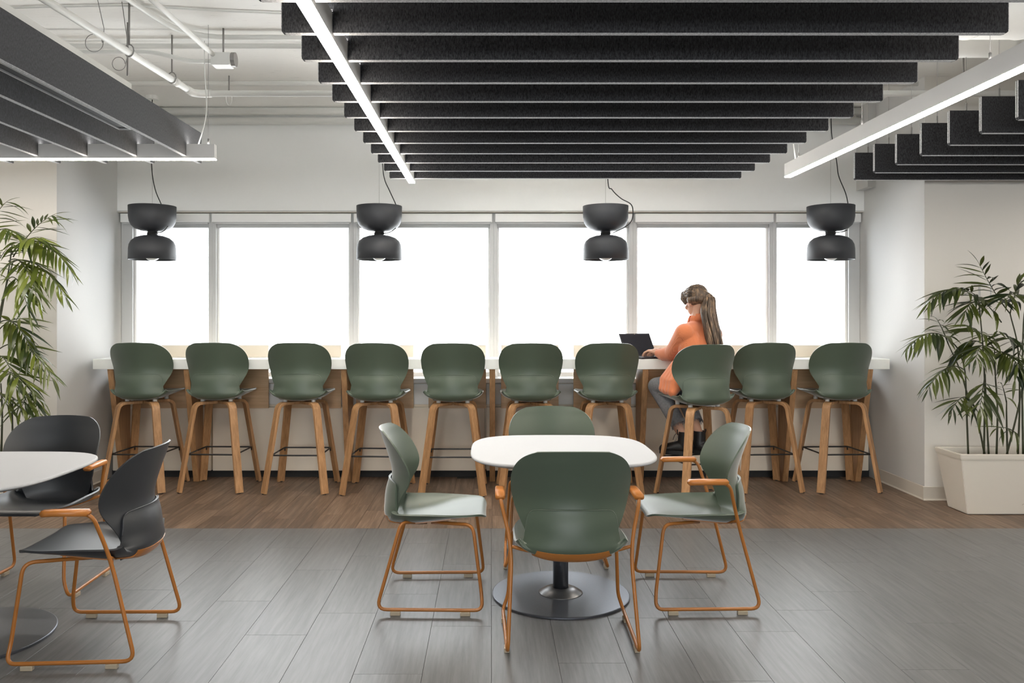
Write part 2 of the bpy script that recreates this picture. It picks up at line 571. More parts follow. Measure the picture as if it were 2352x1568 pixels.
# windows
XW = [-3.318, -2.501, -1.235, 0.027, 1.278, 2.537, 3.318]
ZS, ZT = 0.86, 2.335
for i in range(6):
    xa, xb = XW[i], XW[i + 1]
    la = 0.10 if i == 0 else 0.034
    lb = 0.10 if i == 5 else 0.034
    fr = bpy.data.objects.new('window_%d' % (i + 1), None)
    C.objects.link(fr)
    fr['kind'] = 'structure'
    y0, y1 = 7.275, 7.40
    box('stile', xa, xa + la, y0, y1, ZS, ZT, M['frame'], fr, 0.003)
    box('stile', xb - lb, xb, y0, y1, ZS, ZT, M['frame'], fr, 0.003)
    box('rail', xa + la, xb - lb, y0 + .02, y1, ZS, ZS + 0.04, M['frame'], fr, 0.003)
    box('rail', xa + la, xb - lb, y0 + .02, y1, 2.20, ZT, M['frame'], fr, 0.003)
    # narrow sash bead set back behind the stiles
    box('bead', xa + la, xa + la + 0.016, y0 + .045, y1, ZS + .04, 2.20, M['blind'], fr)
    box('bead', xb - lb - 0.016, xb - lb, y0 + .045, y1, ZS + .04, 2.20, M['blind'], fr)
    box('pane', xa + la, xb - lb, 7.355, 7.361, ZS + 0.04, 2.22, M['glass'], fr)
    cs = box('blind_cassette', xa + 0.012, xb - 0.012, 7.222, 7.275, 2.243, 2.322, M['blind'], fr, 0.006)
    box('hem_bar', xa + 0.03, xb - 0.03, 7.24, 7.255, 2.228, 2.243, M['frame'], cs, 0.002)
struct(box('trim_2', -3.318, 3.318, 7.205, 7.275, 2.328, 2.335, M['base']))
struct(box('trim_3', -3.318, 3.318, 7.19, 7.2, 2.335, 2.343, M['wall']))

# convector cabinet below the windows
cab = thing('radiator_cabinet', 'long cream panelled cabinet under the windows with a white sill', 'cabinet', (0, 7.055, 0))
box('carcass', -3.30, 3.30, 0.062, 0.212, 0.06, 0.818, M['cream'], cab)
box('plinth', -3.31, 3.31, 0.028, 0.212, 0.0, 0.06, M['gap'], cab)
box('window_sill', -3.315, 3.315, 0.0, 0.214, 0.820, 0.862, M['frame'], cab, 0.006)
pe = [-3.30, -2.43, -1.22, -0.045, 1.30, 2.46, 3.30]
for i in range(6):
    box('panel', pe[i] + 0.008, pe[i + 1] - 0.008, 0.0, 0.060, 0.060, 0.612, M['cream'], cab, 0.003)
    box('grille_panel', pe[i] + 0.008, pe[i + 1] - 0.008, 0.045, 0.060, 0.632, 0.812, M['blind'], cab, 0.003)

# ------------------------------------------------------------------ bar counter
ct = thing('bar_counter', 'long pale bar counter on tapered oak legs along the windows', 'counter', (0, 6.65, 0))
box('worktop', -3.268, 3.278, 0.0, 0.378, 0.970, 1.0535, M['counter'], ct, 0.003)
for x in (-3.132, -2.505, -1.21, 0.014, 1.276, 2.505, 3.125):
    prism('leg', [(0.012, 0.969), (0.34, 0.969), (0.34, 0.0), (0.235, 0.0)], 'x', x - 0.0235, x + 0.0235, M['oak'], ct, 0.003)
for i in range(10):
    xa = -3.058 + i * 0.6297
    box('modesty_board', xa, xa + 0.499, 0.380, 0.400, 0.607, 0.968, M['oakh'], ct, 0.002)
    box('upstand', xa, xa + 0.499, 0.380, 0.400, 0.9705, 1.155, M['cream'], ct, 0.002)  # upper part of the boards, overexposed paleness put into the cream colour

# ------------------------------------------------------------------ chair shells
# seat: centre line (y, z) of the underside from the front lip to the top of the lumbar plate
SP = [(0.263, 0.426), (0.258, 0.436), (0.236, 0.445), (0.165, 0.438), (0.085, 0.425), (0.0, 0.411), (-0.09, 0.400), (-0.160, 0.395),
      (-0.212, 0.402), (-0.238, 0.436), (-0.242, 0.480), (-0.236, 0.530), (-0.224, 0.580), (-0.2185, 0.600), (-0.217, 0.606)]
SW = [0.125, 0.165, 0.202, 0.227, 0.238, 0.240, 0.240, 0.236, 0.224, 0.210, 0.200, 0.194, 0.186, 0.174, 0.156]
SB = [0.003, 0.005, 0.008, 0.017, 0.034, 0.052, 0.064, 0.072, 0.084, 0.090, 0.080, 0.062, 0.050, 0.042, 0.034]
# backrest: z, y, half width, wrap
BP = [(0.398, -0.165, 0.150, 0.020), (0.412, -0.203, 0.160, 0.034), (0.438, -0.223, 0.172, 0.050), (0.472, -0.229, 0.184, 0.063), (0.510, -0.229, 0.195, 0.074), (0.555, -0.222, 0.217, 0.088), (0.600, -0.210, 0.236, 0.102),
      (0.645, -0.2095, 0.248, 0.110), (0.690, -0.219, 0.254, 0.108), (0.735, -0.232, 0.254, 0.098), (0.775, -0.245, 0.244, 0.084),
      (0.805, -0.256, 0.227, 0.070), (0.828, -0.264, 0.203, 0.056), (0.843, -0.270, 0.176, 0.042), (0.8525, -0.2735, 0.150, 0.031)]
def shell_grid(rows, nu):
    V, Fc = [], []
    for r in rows:
        V += r
    for i in range(len(rows) - 1):
        for j in range(nu - 1):
            a = i * nu + j
            Fc.append((a, a + 1, a + nu + 1, a + nu))
    return V, Fc
def resample(keys, n):
    """keys: list of tuples; returns n tuples, splined over index"""
    k = len(keys)
    cols = list(zip(*keys))
    idx = list(range(k))
    return [tuple(spline(idx, c, t * (k - 1) / (n - 1)) for c in cols) for t in range(n)]
def solid(V, Fc, thick, name, mat, off=1.0):
    """thickened, rounded-edge surface as a finished mesh"""
    me = mesh_from(name, V, Fc, mat, True)
    o = bpy.data.objects.new('tmp', me)
    C.objects.link(o)
    so = o.modifiers.new('s', 'SOLIDIFY')
    so.thickness = thick
    so.offset = off
    so.use_even_offset = False
    dg = bpy.context.evaluated_depsgraph_get()
    res = bpy.data.meshes.new_from_object(o.evaluated_get(dg))
    res.name = name
    bpy.data.objects.remove(o)
    bpy.data.meshes.remove(me)
    res.polygons.foreach_set('use_smooth', [True] * len(res.polygons))
    res.set_sharp_from_angle(angle=R(50))
    return res
def back_y(x, z):
    zs = [r[0] for r in BP]
    y, w_, b_ = (spline(zs, [r[c] for r in BP], z) for c in (1, 2, 3))
    return y + b_ * (x / w_) ** 2 + 0.0045
def seat_mesh(mat):
    nu, nv = 25, 52
    keys = [(y, z, w_, b_) for (y, z), w_, b_ in zip(SP, SW, SB)]
    ks = resample(keys, nv)
    rows = []
    for i, (y, z, w_, b_) in enumerate(ks):
        a, c = ks[max(i - 1, 0)], ks[min(i + 1, nv - 1)]
        t = Vector((0, c[0] - a[0], c[1] - a[1])).normalized()
        nrm = Vector((0, t.z, -t.y))      # points up on the seat, forward on the back
        nrm = -nrm if nrm.z < 0 and i < nv // 2 else nrm
        row = []
        for j in range(nu):
            an = R(74) * (-1 + 2 * j / (nu - 1))
            p = Vector((w_ * math.sin(an) / math.sin(R(74)), y, z)) + nrm * (b_ * ((1 - math.cos(an)) / (1 - math.cos(R(74)))) ** (1.5 if i < nv * 0.45 else 1.15))
            if i > nv // 2 and z > 0.442:
                k_ = min(1.0, (z - 0.442) / 0.055)
                p.y = p.y * (1 - k_) + (back_y(p.x, p.z) - 0.0145) * k_
            row.append(p)
        rows.append(row)
    V, Fc = shell_grid(rows, nu)
    return solid(V, Fc, 0.009, 'seat_shell', mat, 0.0), rows
def back_mesh(mat):
    nu, nv = 25, 44
    ks = resample(BP, nv)
    rows = []
    for (z, y, w_, b_) in ks:
        row = []
        for j in range(nu):
            u = -1 + 2 * j / (nu - 1)
            uu = math.sin(u * math.pi / 2 * 0.96) / math.sin(math.pi / 2 * 0.96)
            row.append(Vector((uu * w_, y + b_ * uu * uu + 0.0045, z + 0.006 * (1 - uu * uu) * max(0.0, (z - 0.80) / 0.0525))))
        rows.append(row)
    V, Fc = shell_grid(rows, nu)
    return solid(V, Fc, 0.007, 'backrest', mat, 0.0)
seat_rows = None
SHELL = {}
for k_, m_ in (('sage', M['sage']), ('dark', M['dark'])):
    sm, seat_rows = seat_mesh(m_)
    SHELL[k_] = (sm, back_mesh(m_))
# bead added along the lumbar plate rim, shaped to catch a light line
def bead_mesh(mat):
    nu = len(seat_rows[0])
    k0 = next(i for i, r in enumerate(seat_rows) if i > len(seat_rows) // 2 and r[nu // 2].z > 0.515)
    off = Vector((0, -0.0035, 0.0))
    pts = [r[0] + off for r in seat_rows[k0:]] + [p + off for p in seat_rows[-1][1:-1]] + [r[-1] + off for r in reversed(seat_rows[k0:])]
    return mesh_from('rim_bead', *sweep(fillet(pts, 0.004, 2), circ(0.0026, 6)), mat, True)
BEAD = {k_: bead_mesh(M[k_]) for k_ in ('sage', 'dark')}
# ochre support plate hugging the underside of the seat
def plate_mesh():
    rows = []
    for r in seat_rows[14:34]:
        rows.append([p + Vector((0, 0, -0.0085)) - Vector((0, 0.002, 0)) for p in r[5:20]])
    V, Fc = shell_grid(rows, 15)
    return solid(V, Fc, 0.005, 'seat_support', M['ochre'], 0.0)
PLATE = plate_mesh()

def frame_mesh(s, arms):
    parts = []
    c = circ(0.0083, 10)
    low = [(s * 0.272, -0.250, 0.0265), (s * 0.284, 0.252, 0.0265), (s * 0.259, 0.246, 0.100), (s * 0.243, 0.205, 0.418), (s * 0.170, 0.08, 0.408), (s * 0.09, 0.0, 0.391)]
    if arms:
        pts = [(s * 0.301, 0.06, 0.628), (s * 0.301, -0.092, 0.628), (s * 0.251, -0.145, 0.432)] + low
        rad = [0, 0.045, 0.10, 0.05, 0.045, 0.03, 0.045, 0.04, 0]
        parts.append(sweep(fillet(pts, rad), c))
        parts.append(sweep(fillet([(s * 0.252, -0.144, 0.437), (s * 0.205, -0.135, 0.420), (s * 0.10, -0.10, 0.390)], 0.03), circ(0.0075, 10)))
    else:
        pts = [(s * 0.09, -0.03, 0.390), (s * 0.248, -0.136, 0.432)] + low
        rad = [0, 0.04, 0.05, 0.045, 0.03, 0.045, 0.04, 0]
        parts.append(sweep(fillet(pts, rad), c))
    return mesh_from('sled_leg', *merge_md(parts), M['ochre'], True)
FR = {(s, a): frame_mesh(s, a) for s in (-1, 1) for a in (True, False)}
def pad_mesh(s):
    v, f = sweep(fillet([(s * 0.301, 0.105, 0.630), (s * 0.301, 0.06, 0.632), (s * 0.301, -0.085, 0.632)], 0.02, 3), rrect(0.013, 0.021, 0.009))
    bm = bm_from(v, f)
    bmesh.ops.bevel(bm, geom=[e for e in bm.edges if e.calc_face_angle(0) > 1.2], offset=0.006, segments=2, affect='EDGES')
    return bm_mesh('arm_pad', bm, M['pad'], True)
def bm_from(v, f):
    bm = bmesh.new()
    vs = [bm.verts.new(tuple(p)) for p in v]
    for q in f:
        bm.faces.new([vs[i] for i in q])
    bmesh.ops.recalc_face_normals(bm, faces=bm.faces)
    return bm
PAD = {s: pad_mesh(s) for s in (-1, 1)}
GLIDE = bm_mesh('glide', box_data(-0.011, 0.011, -0.024, 0.024, 0, 0.020, 0.003), M['glide'])
def dining_chair(loc, rz, col, arms, label, group):
    t = thing('dining_chair', label, 'chair', loc, rz, group)
    obj('seat_shell', SHELL[col][0], t)
    obj('backrest', SHELL[col][1], t)
    obj('rim_bead', BEAD[col], t)
    obj('seat_support', PLATE, t)
    for s in (-1, 1):
        fr = obj('sled_leg', FR[(s, arms)], t)
        for y in (-0.16, 0.17):
            obj('glide', GLIDE, fr, (s * (0.278 + 0.024 * y), y, 0))
        if arms:
            obj('arm_pad', PAD[s], t)
    return t

# ------------------------------------------------------------------ bar stools
def stool_leg_mesh(a):
    d = Vector((math.cos(a), math.sin(a), 0))
    sd = Vector((-math.sin(a), math.cos(a), 0))
    z = Vector((0, 0, 1))
    pts = fillet([d * 0.035 + z * 0.704, d * 0.214 + z * 0.704, d * 0.342 + z * 0.006], 0.055, 8)
    v, f = sweep(pts, rrect(0.031, 0.012, 0.003), side=sd)
    return mesh_from('leg', v, f, M['oak'])
LEGS = [stool_leg_mesh(R(45 + 90 * k)) for k in range(4)]
FOOTCAP = [bm_mesh('foot_cap', box_data(-0.014, 0.014, -0.014, 0.014, 0, 0.008, 0.002), M['black'])]
def ring_mesh():
    q = 0.194
    v, f = sweep(fillet([(-q, 0, 0.30), (-q, -q, 0.30), (q, -q, 0.30), (q, q, 0.30), (-q, q, 0.30), (-q, 0, 0.30)], 0.012, 3), circ(0.0062, 8))
    parts = [(v, f)]
    for sx in (-1, 1):
        for sy in (-1, 1):
            parts.append(sweep([(sx * (q - .002), sy * (q - .002), 0.304), (sx * (q - .001), sy * (q - .001), 0.272)], circ(0.005, 6)))
    return mesh_from('footrest', *merge_md(parts), M['black'], True)
RING = ring_mesh()
SPACER = None
def spacer_mesh():
    v, f = sweep([(0, 0, 0.712), (0, 0, 0.752)], circ(0.017, 14))
    return mesh_from('spacer', v, f, M['spacer'])
SPACER = spacer_mesh()
def bar_stool(loc, rz, label):
    t = thing('bar_stool', label, 'stool', loc, rz, 'bar stools along the counter')
    up = Vector((0, 0.05, 0.337))
    obj('seat_shell', SHELL['sage'][0], t, up)
    obj('backrest', SHELL['sage'][1], t, up)
    obj('rim_bead', BEAD['sage'], t, up)
    for k in range(4):
        lg = obj('leg', LEGS[k], t)
        a = R(45 + 90 * k)
        obj('foot_cap', FOOTCAP[0], lg, (0.338 * math.cos(a), 0.338 * math.sin(a), 0))
        sp = obj('spacer', SPACER, t, (0.115 * (1 if math.cos(a) > 0 else -1), 0.02 + 0.105 * (1 if math.sin(a) > 0 else -1), 0.0))
    obj('footrest', RING, t)
    return t
stool_spots = [
 (-2.838, 6.67, -3, 'sage green bar stool at the counter end beside the pillar behind the charcoal chairs'),
 (-2.225, 6.67, -2, 'sage green bar stool second from the pillar behind the charcoal chairs'),
 (-1.545, 6.63, -1, 'sage green bar stool third from the counter end behind the charcoal chairs'),
 (-0.912, 6.58, -3, 'sage green bar stool below the second pendant lamp, behind the armless chair'),
 (-0.301, 6.55, 0, 'sage green bar stool just left of the central oak counter leg'),
 (0.320, 6.55, 1, 'sage green bar stool just right of the central oak counter leg, behind the round-cornered table'),
 (0.932, 6.58, 2, 'empty sage green bar stool below the third pendant lamp, beside the laptop'),
 (1.610, 6.27, 14, 'turned sage green bar stool with the seated person on it'),
 (2.225, 6.67, 4, 'empty sage green bar stool on the far side of the seated person from the laptop'),
 (2.845, 6.67, 3, 'sage green bar stool at the counter end near the cream planter'),
]
for x, y, a, lb in stool_spots:
    bar_stool((x, y, 0), R(a), lb)

# ------------------------------------------------------------------ tables
def superellipse(hx, hy, n=3.4, k=72):
    out = []
    for i in range(k):
        a = 2 * math.pi * i / k
        c, s = math.cos(a), math.sin(a)
        out.append((hx * math.copysign(abs(c) ** (2 / n), c), hy * math.copysign(abs(s) ** (2 / n), s)))
    return out
def table(loc, label):
    t = thing('cafe_table', label, 'table', loc, 0, 'white cafe tables')
    se = superellipse(0.455, 0.468)
    prof = [(0.0, 0.740), (0.985, 0.740), (0.996, 0.7375), (1.0, 0.733), (0.999, 0.729), (0.985, 0.724), (0.90, 0.712), (0.0, 0.712)]
    V, Fc = [], []
    k = len(se)
    rings = prof[1:-1]
    for s, z in rings:
        V += [(x * s, y * s, z) for x, y in se]
    for i in range(len(rings) - 1):
        for j in range(k):
            V_a, V_b = i * k + j, i * k + (j + 1) % k
            Fc.append((V_a, V_a + k, V_b + k, V_b))
    Fc.append(tuple(range(k)))
    Fc.append(tuple((len(rings) - 1) * k + j for j in range(k))[::-1])
    bm = bm_from(V, Fc)
    me = bm_mesh('tabletop', bm, M['tabletop'])
    obj('tabletop', me, t)
    box('top_bracket', -0.17, 0.17, -0.17, 0.17, 0.700, 0.7115, M['basemetal'], t, 0.003)
    lathe('pillar', [(0.0, 0.020), (0.039, 0.020), (0.039, 0.7), (0.0, 0.7)], M['basemetal'], t, 32)
    lathe('collar', [(0.041, 0.040), (0.062, 0.038), (0.085, 0.028), (0.108, 0.0145), (0.112, 0.012), (0.041, 0.012)], M['hub'], t, 40)
    lathe('base_disc', [(0.0, 0.012), (0.343, 0.012), (0.347, 0.010), (0.347, 0.002), (0.343, 0.0), (0.0, 0.0)], M['basemetal'], t, 72, False)
    return t
table((0.355, 4.11, 0), 'white round-cornered cafe table in the centre with green chairs around it')
table((-2.295, 3.56, 0), 'white round-cornered cafe table between the charcoal chairs')
gr = 'green chairs around the central table'
dining_chair((0.342, 3.58, 0), 0, 'sage', True, 'sage green armchair with its back to the viewer, in front of the central table', gr)
dining_chair((-0.290, 4.10, 0), R(-90), 'sage', False, 'armless sage green chair in profile beside the central table', gr)
dining_chair((1.032, 4.11, 0), R(90), 'sage', True, 'sage green armchair in profile under the seated person, ochre arms towards the central table', gr)
dining_chair((0.364, 4.71, 0), R(180), 'sage', False, 'sage green chair facing the viewer from behind the central table', gr)
gr = 'charcoal chairs around the side table'
dining_chair((-1.690, 3.52, 0), R(92), 'dark', True, 'charcoal armchair on ochre sled legs seen from the side, pulled up to the side table', gr)
dining_chair((-2.370, 4.25, 0), R(180), 'dark', True, 'charcoal chair facing the viewer from behind the side table', gr)

# ------------------------------------------------------------------ ceiling baffles and lines of light
ZB = 2.414
T = 0.022
def baffle_panel(x0_, x1_, notch, yoff, name, mat):
    """one felt leaf in x-z, notched over a light line at notch (x0, x1, top)"""
    z0, z1 = ZB, ZB + 0.2
    ch = 0.005
    poly = [(x0_, z1), (x0_, z0 + ch), (x0_ + ch, z0)]
    if notch:
        poly += [(notch[0], z0), (notch[0], notch[2]), (notch[1], notch[2]), (notch[1], z0)]
    poly += [(x1_ - ch, z0), (x1_, z0 + ch), (x1_, z1)]
    V = [(x, yoff, z) for x, z in poly] + [(x, yoff + 0.008, z) for x, z in poly]
    n = len(poly)
    Fc = [tuple(range(n)), tuple(range(2 * n - 1, n - 1, -1))] + [(i, n + i, n + (i + 1) % n, (i + 1) % n) for i in range(n)]
    me = bm_mesh(name, bm_from(V, Fc), mat)
    return me
def edge_mesh(x0_, x1_, notch):
    """pale folded edge along the bottom and round the ends of a baffle"""
    segs = [(x0_ + 0.012, x1_ - 0.012)] if not notch else [(x0_ + 0.012, notch[0]), (notch[1], x1_ - 0.012)]
    parts = []
    for a, b in segs:
        bm = box_data(a, b, 0.0005, T - 0.0005, ZB - 0.0025, ZB + 0.002)
        bm.verts.ensure_lookup_table()
        parts.append(([v.co.copy() for v in bm.verts], [tuple(v.index for v in f.verts) for f in bm.faces]))
        bm.free()
    return mesh_from('folded_edge', *merge_md(parts), M['feltedge'])
def end_mesh(x):  # pale strips on the ends, caught light put into the colour
    s = box_data(x - 0.0015, x + 0.0015, 0.0, 0.008, ZB + 0.012, ZB + 0.198)
    t = box_data(x - 0.0015, x + 0.0015, T - 0.008, T, ZB + 0.012, ZB + 0.198)
    parts = []
    for bm in (s, t):
        bm.verts.index_update()
        parts.append(([v.co.copy() for v in bm.verts], [tuple(v.index for v in f.verts) for f in bm.faces]))
        bm.free()
    return mesh_from('cut_end', *merge_md(parts), M['feltedge'])
def baffle_kit(x0_, x1_, notch, hang):
    """meshes shared by all baffles of one group"""
    fm = baffle_panel(x0_, x1_, notch, 0.0, 'felt_panel', M['felt'])
    bk = baffle_panel(x0_, x1_, notch, T - 0.008, 'felt_panel', M['felt'])
    ed = edge_mesh(x0_, x1_, notch)
    en = [end_mesh(x0_ - 0.0006), end_mesh(x1_ + 0.0006)]
    wires = []
    for x in hang:
        parts = [sweep([(x, T / 2, ZB + 0.17), (x, T / 2, ZC)], circ(0.0014, 6)), sweep([(x, T / 2, ZB + 0.16), (x, T / 2, ZB + 0.245)], circ(0.005, 8))]
        wires.append(mesh_from('suspension_wire', *merge_md(parts), M['wire'], True))
    return fm, bk, ed, en, wires
def baffle(kit, loc, rz, label, group):
    t = thing('felt_baffle', label, 'baffle', loc, rz, group)
    fm, bk, ed, en, wires = kit
    obj('felt_panel', fm, t)
    obj('felt_panel', bk, t)
    obj('folded_edge', ed, t)
    for e in en:
        obj('cut_end', e, t)
    for w_ in wires:
        obj('suspension_wire', w_, t)
    return t
ZL = 2.394
num = ['first', 'second', 'third', 'fourth', 'fifth', 'sixth', 'seventh', 'eighth', 'ninth', 'tenth', 'eleventh', 'twelfth', 'thirteenth']
kitC = baffle_kit(-0.7375, 1.827, (-0.609, -0.557, 2.497), (-0.5, 1.72))
for k in range(12):
    baffle(kitC, (0, 5.906 - 0.3048 * k, 0), 0, 'long charcoal felt baffle, %s from the windows in the central ceiling raft' % num[k], 'central felt baffles')
kitR = baffle_kit(2.688, 5.4, None, (2.79, 5.2))
for k in range(7):
    baffle(kitR, (0, 5.975 - 0.3085 * k, 0), 0, 'charcoal felt baffle, %s from the windows in the stepped raft above the cream planter' % num[k], 'felt baffles above the planter')
# left raft runs towards the windows; local x is world y
kitL = baffle_kit(1.5, 5.335, (5.067, 5.117, 2.489), (1.9,))
for k in range(5):
    baffle(kitL, (-1.905 - 0.309 * k, 0, 0), R(90), 'grey felt baffle running towards the windows, %s from the aisle above the charcoal chairs' % num[k], 'felt baffles above the charcoal chairs')
def light_line(x0_, x1_, y0_, y1_, label, hang, cord=None, lift=True):
    """housing with an opal diffuser along the underside; long axis x or y"""
    t = thing('linear_light', label, 'light', ((x0_ + x1_) / 2, (y0_ + y1_) / 2, 0))
    cx, cy = (x0_ + x1_) / 2, (y0_ + y1_) / 2
    box('housing', x0_ - cx, x1_ - cx, y0_ - cy, y1_ - cy, ZL + 0.004, ZL + 0.094, M['housing'], t, 0.0015)
    box('diffuser', x0_ - cx + 0.001, x1_ - cx - 0.001, y0_ - cy + 0.001, y1_ - cy - 0.001, ZL - 0.002, ZL + 0.004, M['led'], t)
    if lift:
        flat('uplight_lens', x0_ - cx + 0.006, x1_ - cx - 0.006, y0_ - cy + 0.006, y1_ - cy - 0.006, ZL + 0.0945, M['uplight'], t)  # glowing top added to brighten the ceiling
    for (x, y) in hang:
        parts = [sweep([(x - cx, y - cy, ZL + 0.09), (x - cx, y - cy, ZC)], circ(0.0014, 6)), sweep([(x - cx, y - cy, ZL + 0.09), (x - cx, y - cy, ZL + 0.13)], circ(0.006, 8))]
        obj('suspension_wire', mesh_from('suspension_wire', *merge_md(parts), M['wire'], True), t)
    if cord:
        v, f = sweep(fillet([Vector(p) - Vector((cx, cy, 0)) for p in cord], 0.25, 8), circ(0.004, 8))
        obj('power_cord', mesh_from('power_cord', v, f, M['pipe'], True), t)
    return t
light_line(-0.607, -0.559, 1.6, 6.0, 'glowing linear light crossing the central felt baffles', [(-0.583, 5.75), (-0.583, 2.2)])
light_line(2.085, 2.133, 1.6, 5.75, 'white linear light between the central raft and the raft above the planter', [(2.109, 3.42), (2.109, 4.6), (2.109, 5.55)],
           [(2.109, 5.6, 2.48), (2.10, 5.66, 2.75), (2.06, 5.62, ZC)])
light_line(-5.5, -1.73, 5.07, 5.115, 'linear light across the end of the grey felt baffles', [(-1.775, 5.092)],
           [(-1.84, 5.092, 2.48), (-1.78, 5.092, 2.68), (-1.80, 5.092, 2.95), (-1.80, 5.092, ZC - 0.1)])
light_line(4.9, 4.948, 2.6, 5.6, 'linear light on the far side of the raft above the planter', [(4.824, 2)])  # unseen light line added to fill the pier face and planter
# unseen indirect light added on the central raft to fill ceiling and soffit
t = thing('uplight', 'linear uplight lying across the top of the central felt baffles', 'light', (0.55, 5.76, 0))
box('housing', -1.1, 1.1, -0.035, 0.035, 2.6145, 2.70, M['housing'], t, 0.002)
flat('uplight_lens', -1.09, 1.09, -0.03, 0.03, 2.7005, M['raft_uplight'], t)
# tall slot fixture between two of the left baffles
sl = thing('slot_diffuser', 'tall white air diffuser with a black slot underneath between the grey felt baffles', 'diffuser', (-2.075, 0, 0))
box('plenum', -0.036, 0.036, 1.6, 4.60, 2.482, 2.73, M['pipe'], sl, 0.002)
for a, b in ((-0.036, -0.028), (0.028, 0.036)):
    box('rim', a, b, 1.6, 4.60, 2.468, 2.482, M['frame'], sl)
box('rim', -0.036, 0.036, 4.592, 4.60, 2.468, 2.482, M['frame'], sl)
box('slot', -0.028, 0.028, 1.6, 4.592, 2.476, 2.482, M['gap'], sl)
for y in (2.2, 3.3):
    tube('suspension_rod', [(0, y, 2.73), (0, y, ZC)], 0.004, M['wire'], sl, 8)

# ------------------------------------------------------------------ pipes and conduits under the slab
def pipe(name, pts, r, label, cat='pipe', rad=0.08, mat='pipe', n=14, group='ceiling services'):
    return tag(tube(name, fillet(pts, rad, 6), r, M[mat], None, n), label, cat, group)
a, b = at_z(443, 213, 2.95), at_z(105, 0, 2.95)
ext = b + (b - a) * 0.9
t = thing('sprinkler_pipe', 'white sprinkler pipe running back under the slab and turning along the windows', 'pipe', tuple(a), 0, 'ceiling services')
rel = lambda p: Vector(p) - a
tube('run', [rel(ext), rel(a)], 0.021, M['pipe'], t, 16)
tube('run', [rel(a + Vector((0.02, 0.02, 0))), rel((5.5, a.y + 0.02, 2.95))], 0.021, M['pipe'], t, 16)
tube('elbow', [rel(a + (b - a).normalized() * 0.09), rel(a), rel(a + Vector((0.04, 0.02, 0))), rel(a + Vector((0.12, 0.02, 0)))], 0.027, M['pipe'], t, 16)
q = a + (b - a) * 0.14
tube('coupling', [rel(q), rel(q + (b - a).normalized() * 0.05)], 0.027, M['pipe'], t, 16)
for f_, top in ((0.19, 0), (0.52, 0)):
    p = a + (b - a) * f_
    hb = obj('hanger_rod', mesh_from('hanger_rod', *sweep([rel(p + Vector((0, 0, 0.05))), rel((p.x, p.y, ZC))], circ(0.006, 8)), M['wire'], True), t)
    tube('clamp_ring', [rel(p + Vector((0.027 * math.cos(k * math.pi / 6), 0, 0.012 + 0.036 * math.sin(k * math.pi / 6)))) for k in range(12)], 0.004, M['wire'], hb, 6, True)
p = at_z(526, 180, 3.22)
t = thing('pipe_hanger', 'spare rod with an empty loop hanging from the slab', 'hanger', tuple(p), 0, 'ceiling services')
tube('rod', [(0, 0, 0.03), (0, 0, -0.10)], 0.006, M['wire'], t, 8)
tube('loop', [(0.022 * math.cos(k * math.pi / 8), 0, -0.155 + 0.05 * math.sin(k * math.pi / 8)) for k in range(16)], 0.004, M['pipe'], t, 6, True)
# thin conduit to a junction box
a2, b2 = at_z(495, 130, 3.06), at_z(350, 0, 3.06)
t = thing('junction_box', 'white junction box with a round cover under the slab', 'box', tuple(a2 + Vector((0.03, 0, -0.02))), 0, 'ceiling services')
box('body', -0.045, 0.075, -0.05, 0.05, -0.045, 0.035, M['pipe'], t, 0.006)
v, f = sweep([(0.075, 0, 0), (0.10, 0, 0)], circ(0.045, 20))
obj('cover', mesh_from('cover', v, f, M['wire']), t)
tube('rod', [(0.02, 0, 0.035), (0.02, 0, ZC - 3.04)], 0.006, M['wire'], t, 8)
pipe('conduit', [b2 + (b2 - a2) * 0.6, a2 + Vector((0, 0, 0.0))], 0.016, 'thin white conduit slanting down to the junction box', 'conduit')
c0 = a2 + Vector((-0.02, 0, -0.03))
pipe('conduit', [c0, c0 + Vector((-0.16, 0, 0.0)), c0 + Vector((-0.36, 0, 0.06)), c0 + Vector((-1.2, 0, 0.06))], 0.014, 'bent white conduit leaving the junction box sideways', 'conduit', 0.10)
yA = (3.205 - H0) * F / (PY - 86)
pipe('conduit', [(-0.6, yA, 3.205), (-1.95, yA, 3.205), (-2.05, yA - 0.55, 3.205), (-2.12, yA - 1.6, 3.205)], 0.017, 'white conduit curving from across the bay to run back under the slab', 'conduit', 0.3)
yB = (3.20 - H0) * F / (PY - 106)
pipe('conduit', [(-5, yB, 3.20), (6, yB, 3.20)], 0.018, 'straight white conduit across the bay next to the curved conduit', 'conduit')
yD = (3.215 - H0) * F / (PY - 192)
pipe('conduit', [(-5, yD, 3.215), (6, yD, 3.215)], 0.02, 'straight white conduit across the bay behind the spare hanger', 'conduit')
pipe('conduit', [(-3.3, 7.10, 3.20), (3.3, 7.10, 3.20)], 0.034, 'white pipe tight to the slab above the window wall', 'conduit')
pipe('conduit', [(-3.3, 7.12, 3.122), (3.3, 7.12, 3.122)], 0.032, 'lower white pipe along the top of the window wall', 'conduit')
pts = [at_z(-60, 22, 3.231), at_z(120, 16, 3.231), at_z(300, 13, 3.231), at_z(480, 24, 3.231), at_z(700, 34, 3.231)]
pipe('cable', pts, 0.006, 'thin white cable strung along the slab', 'cable', 0.1)
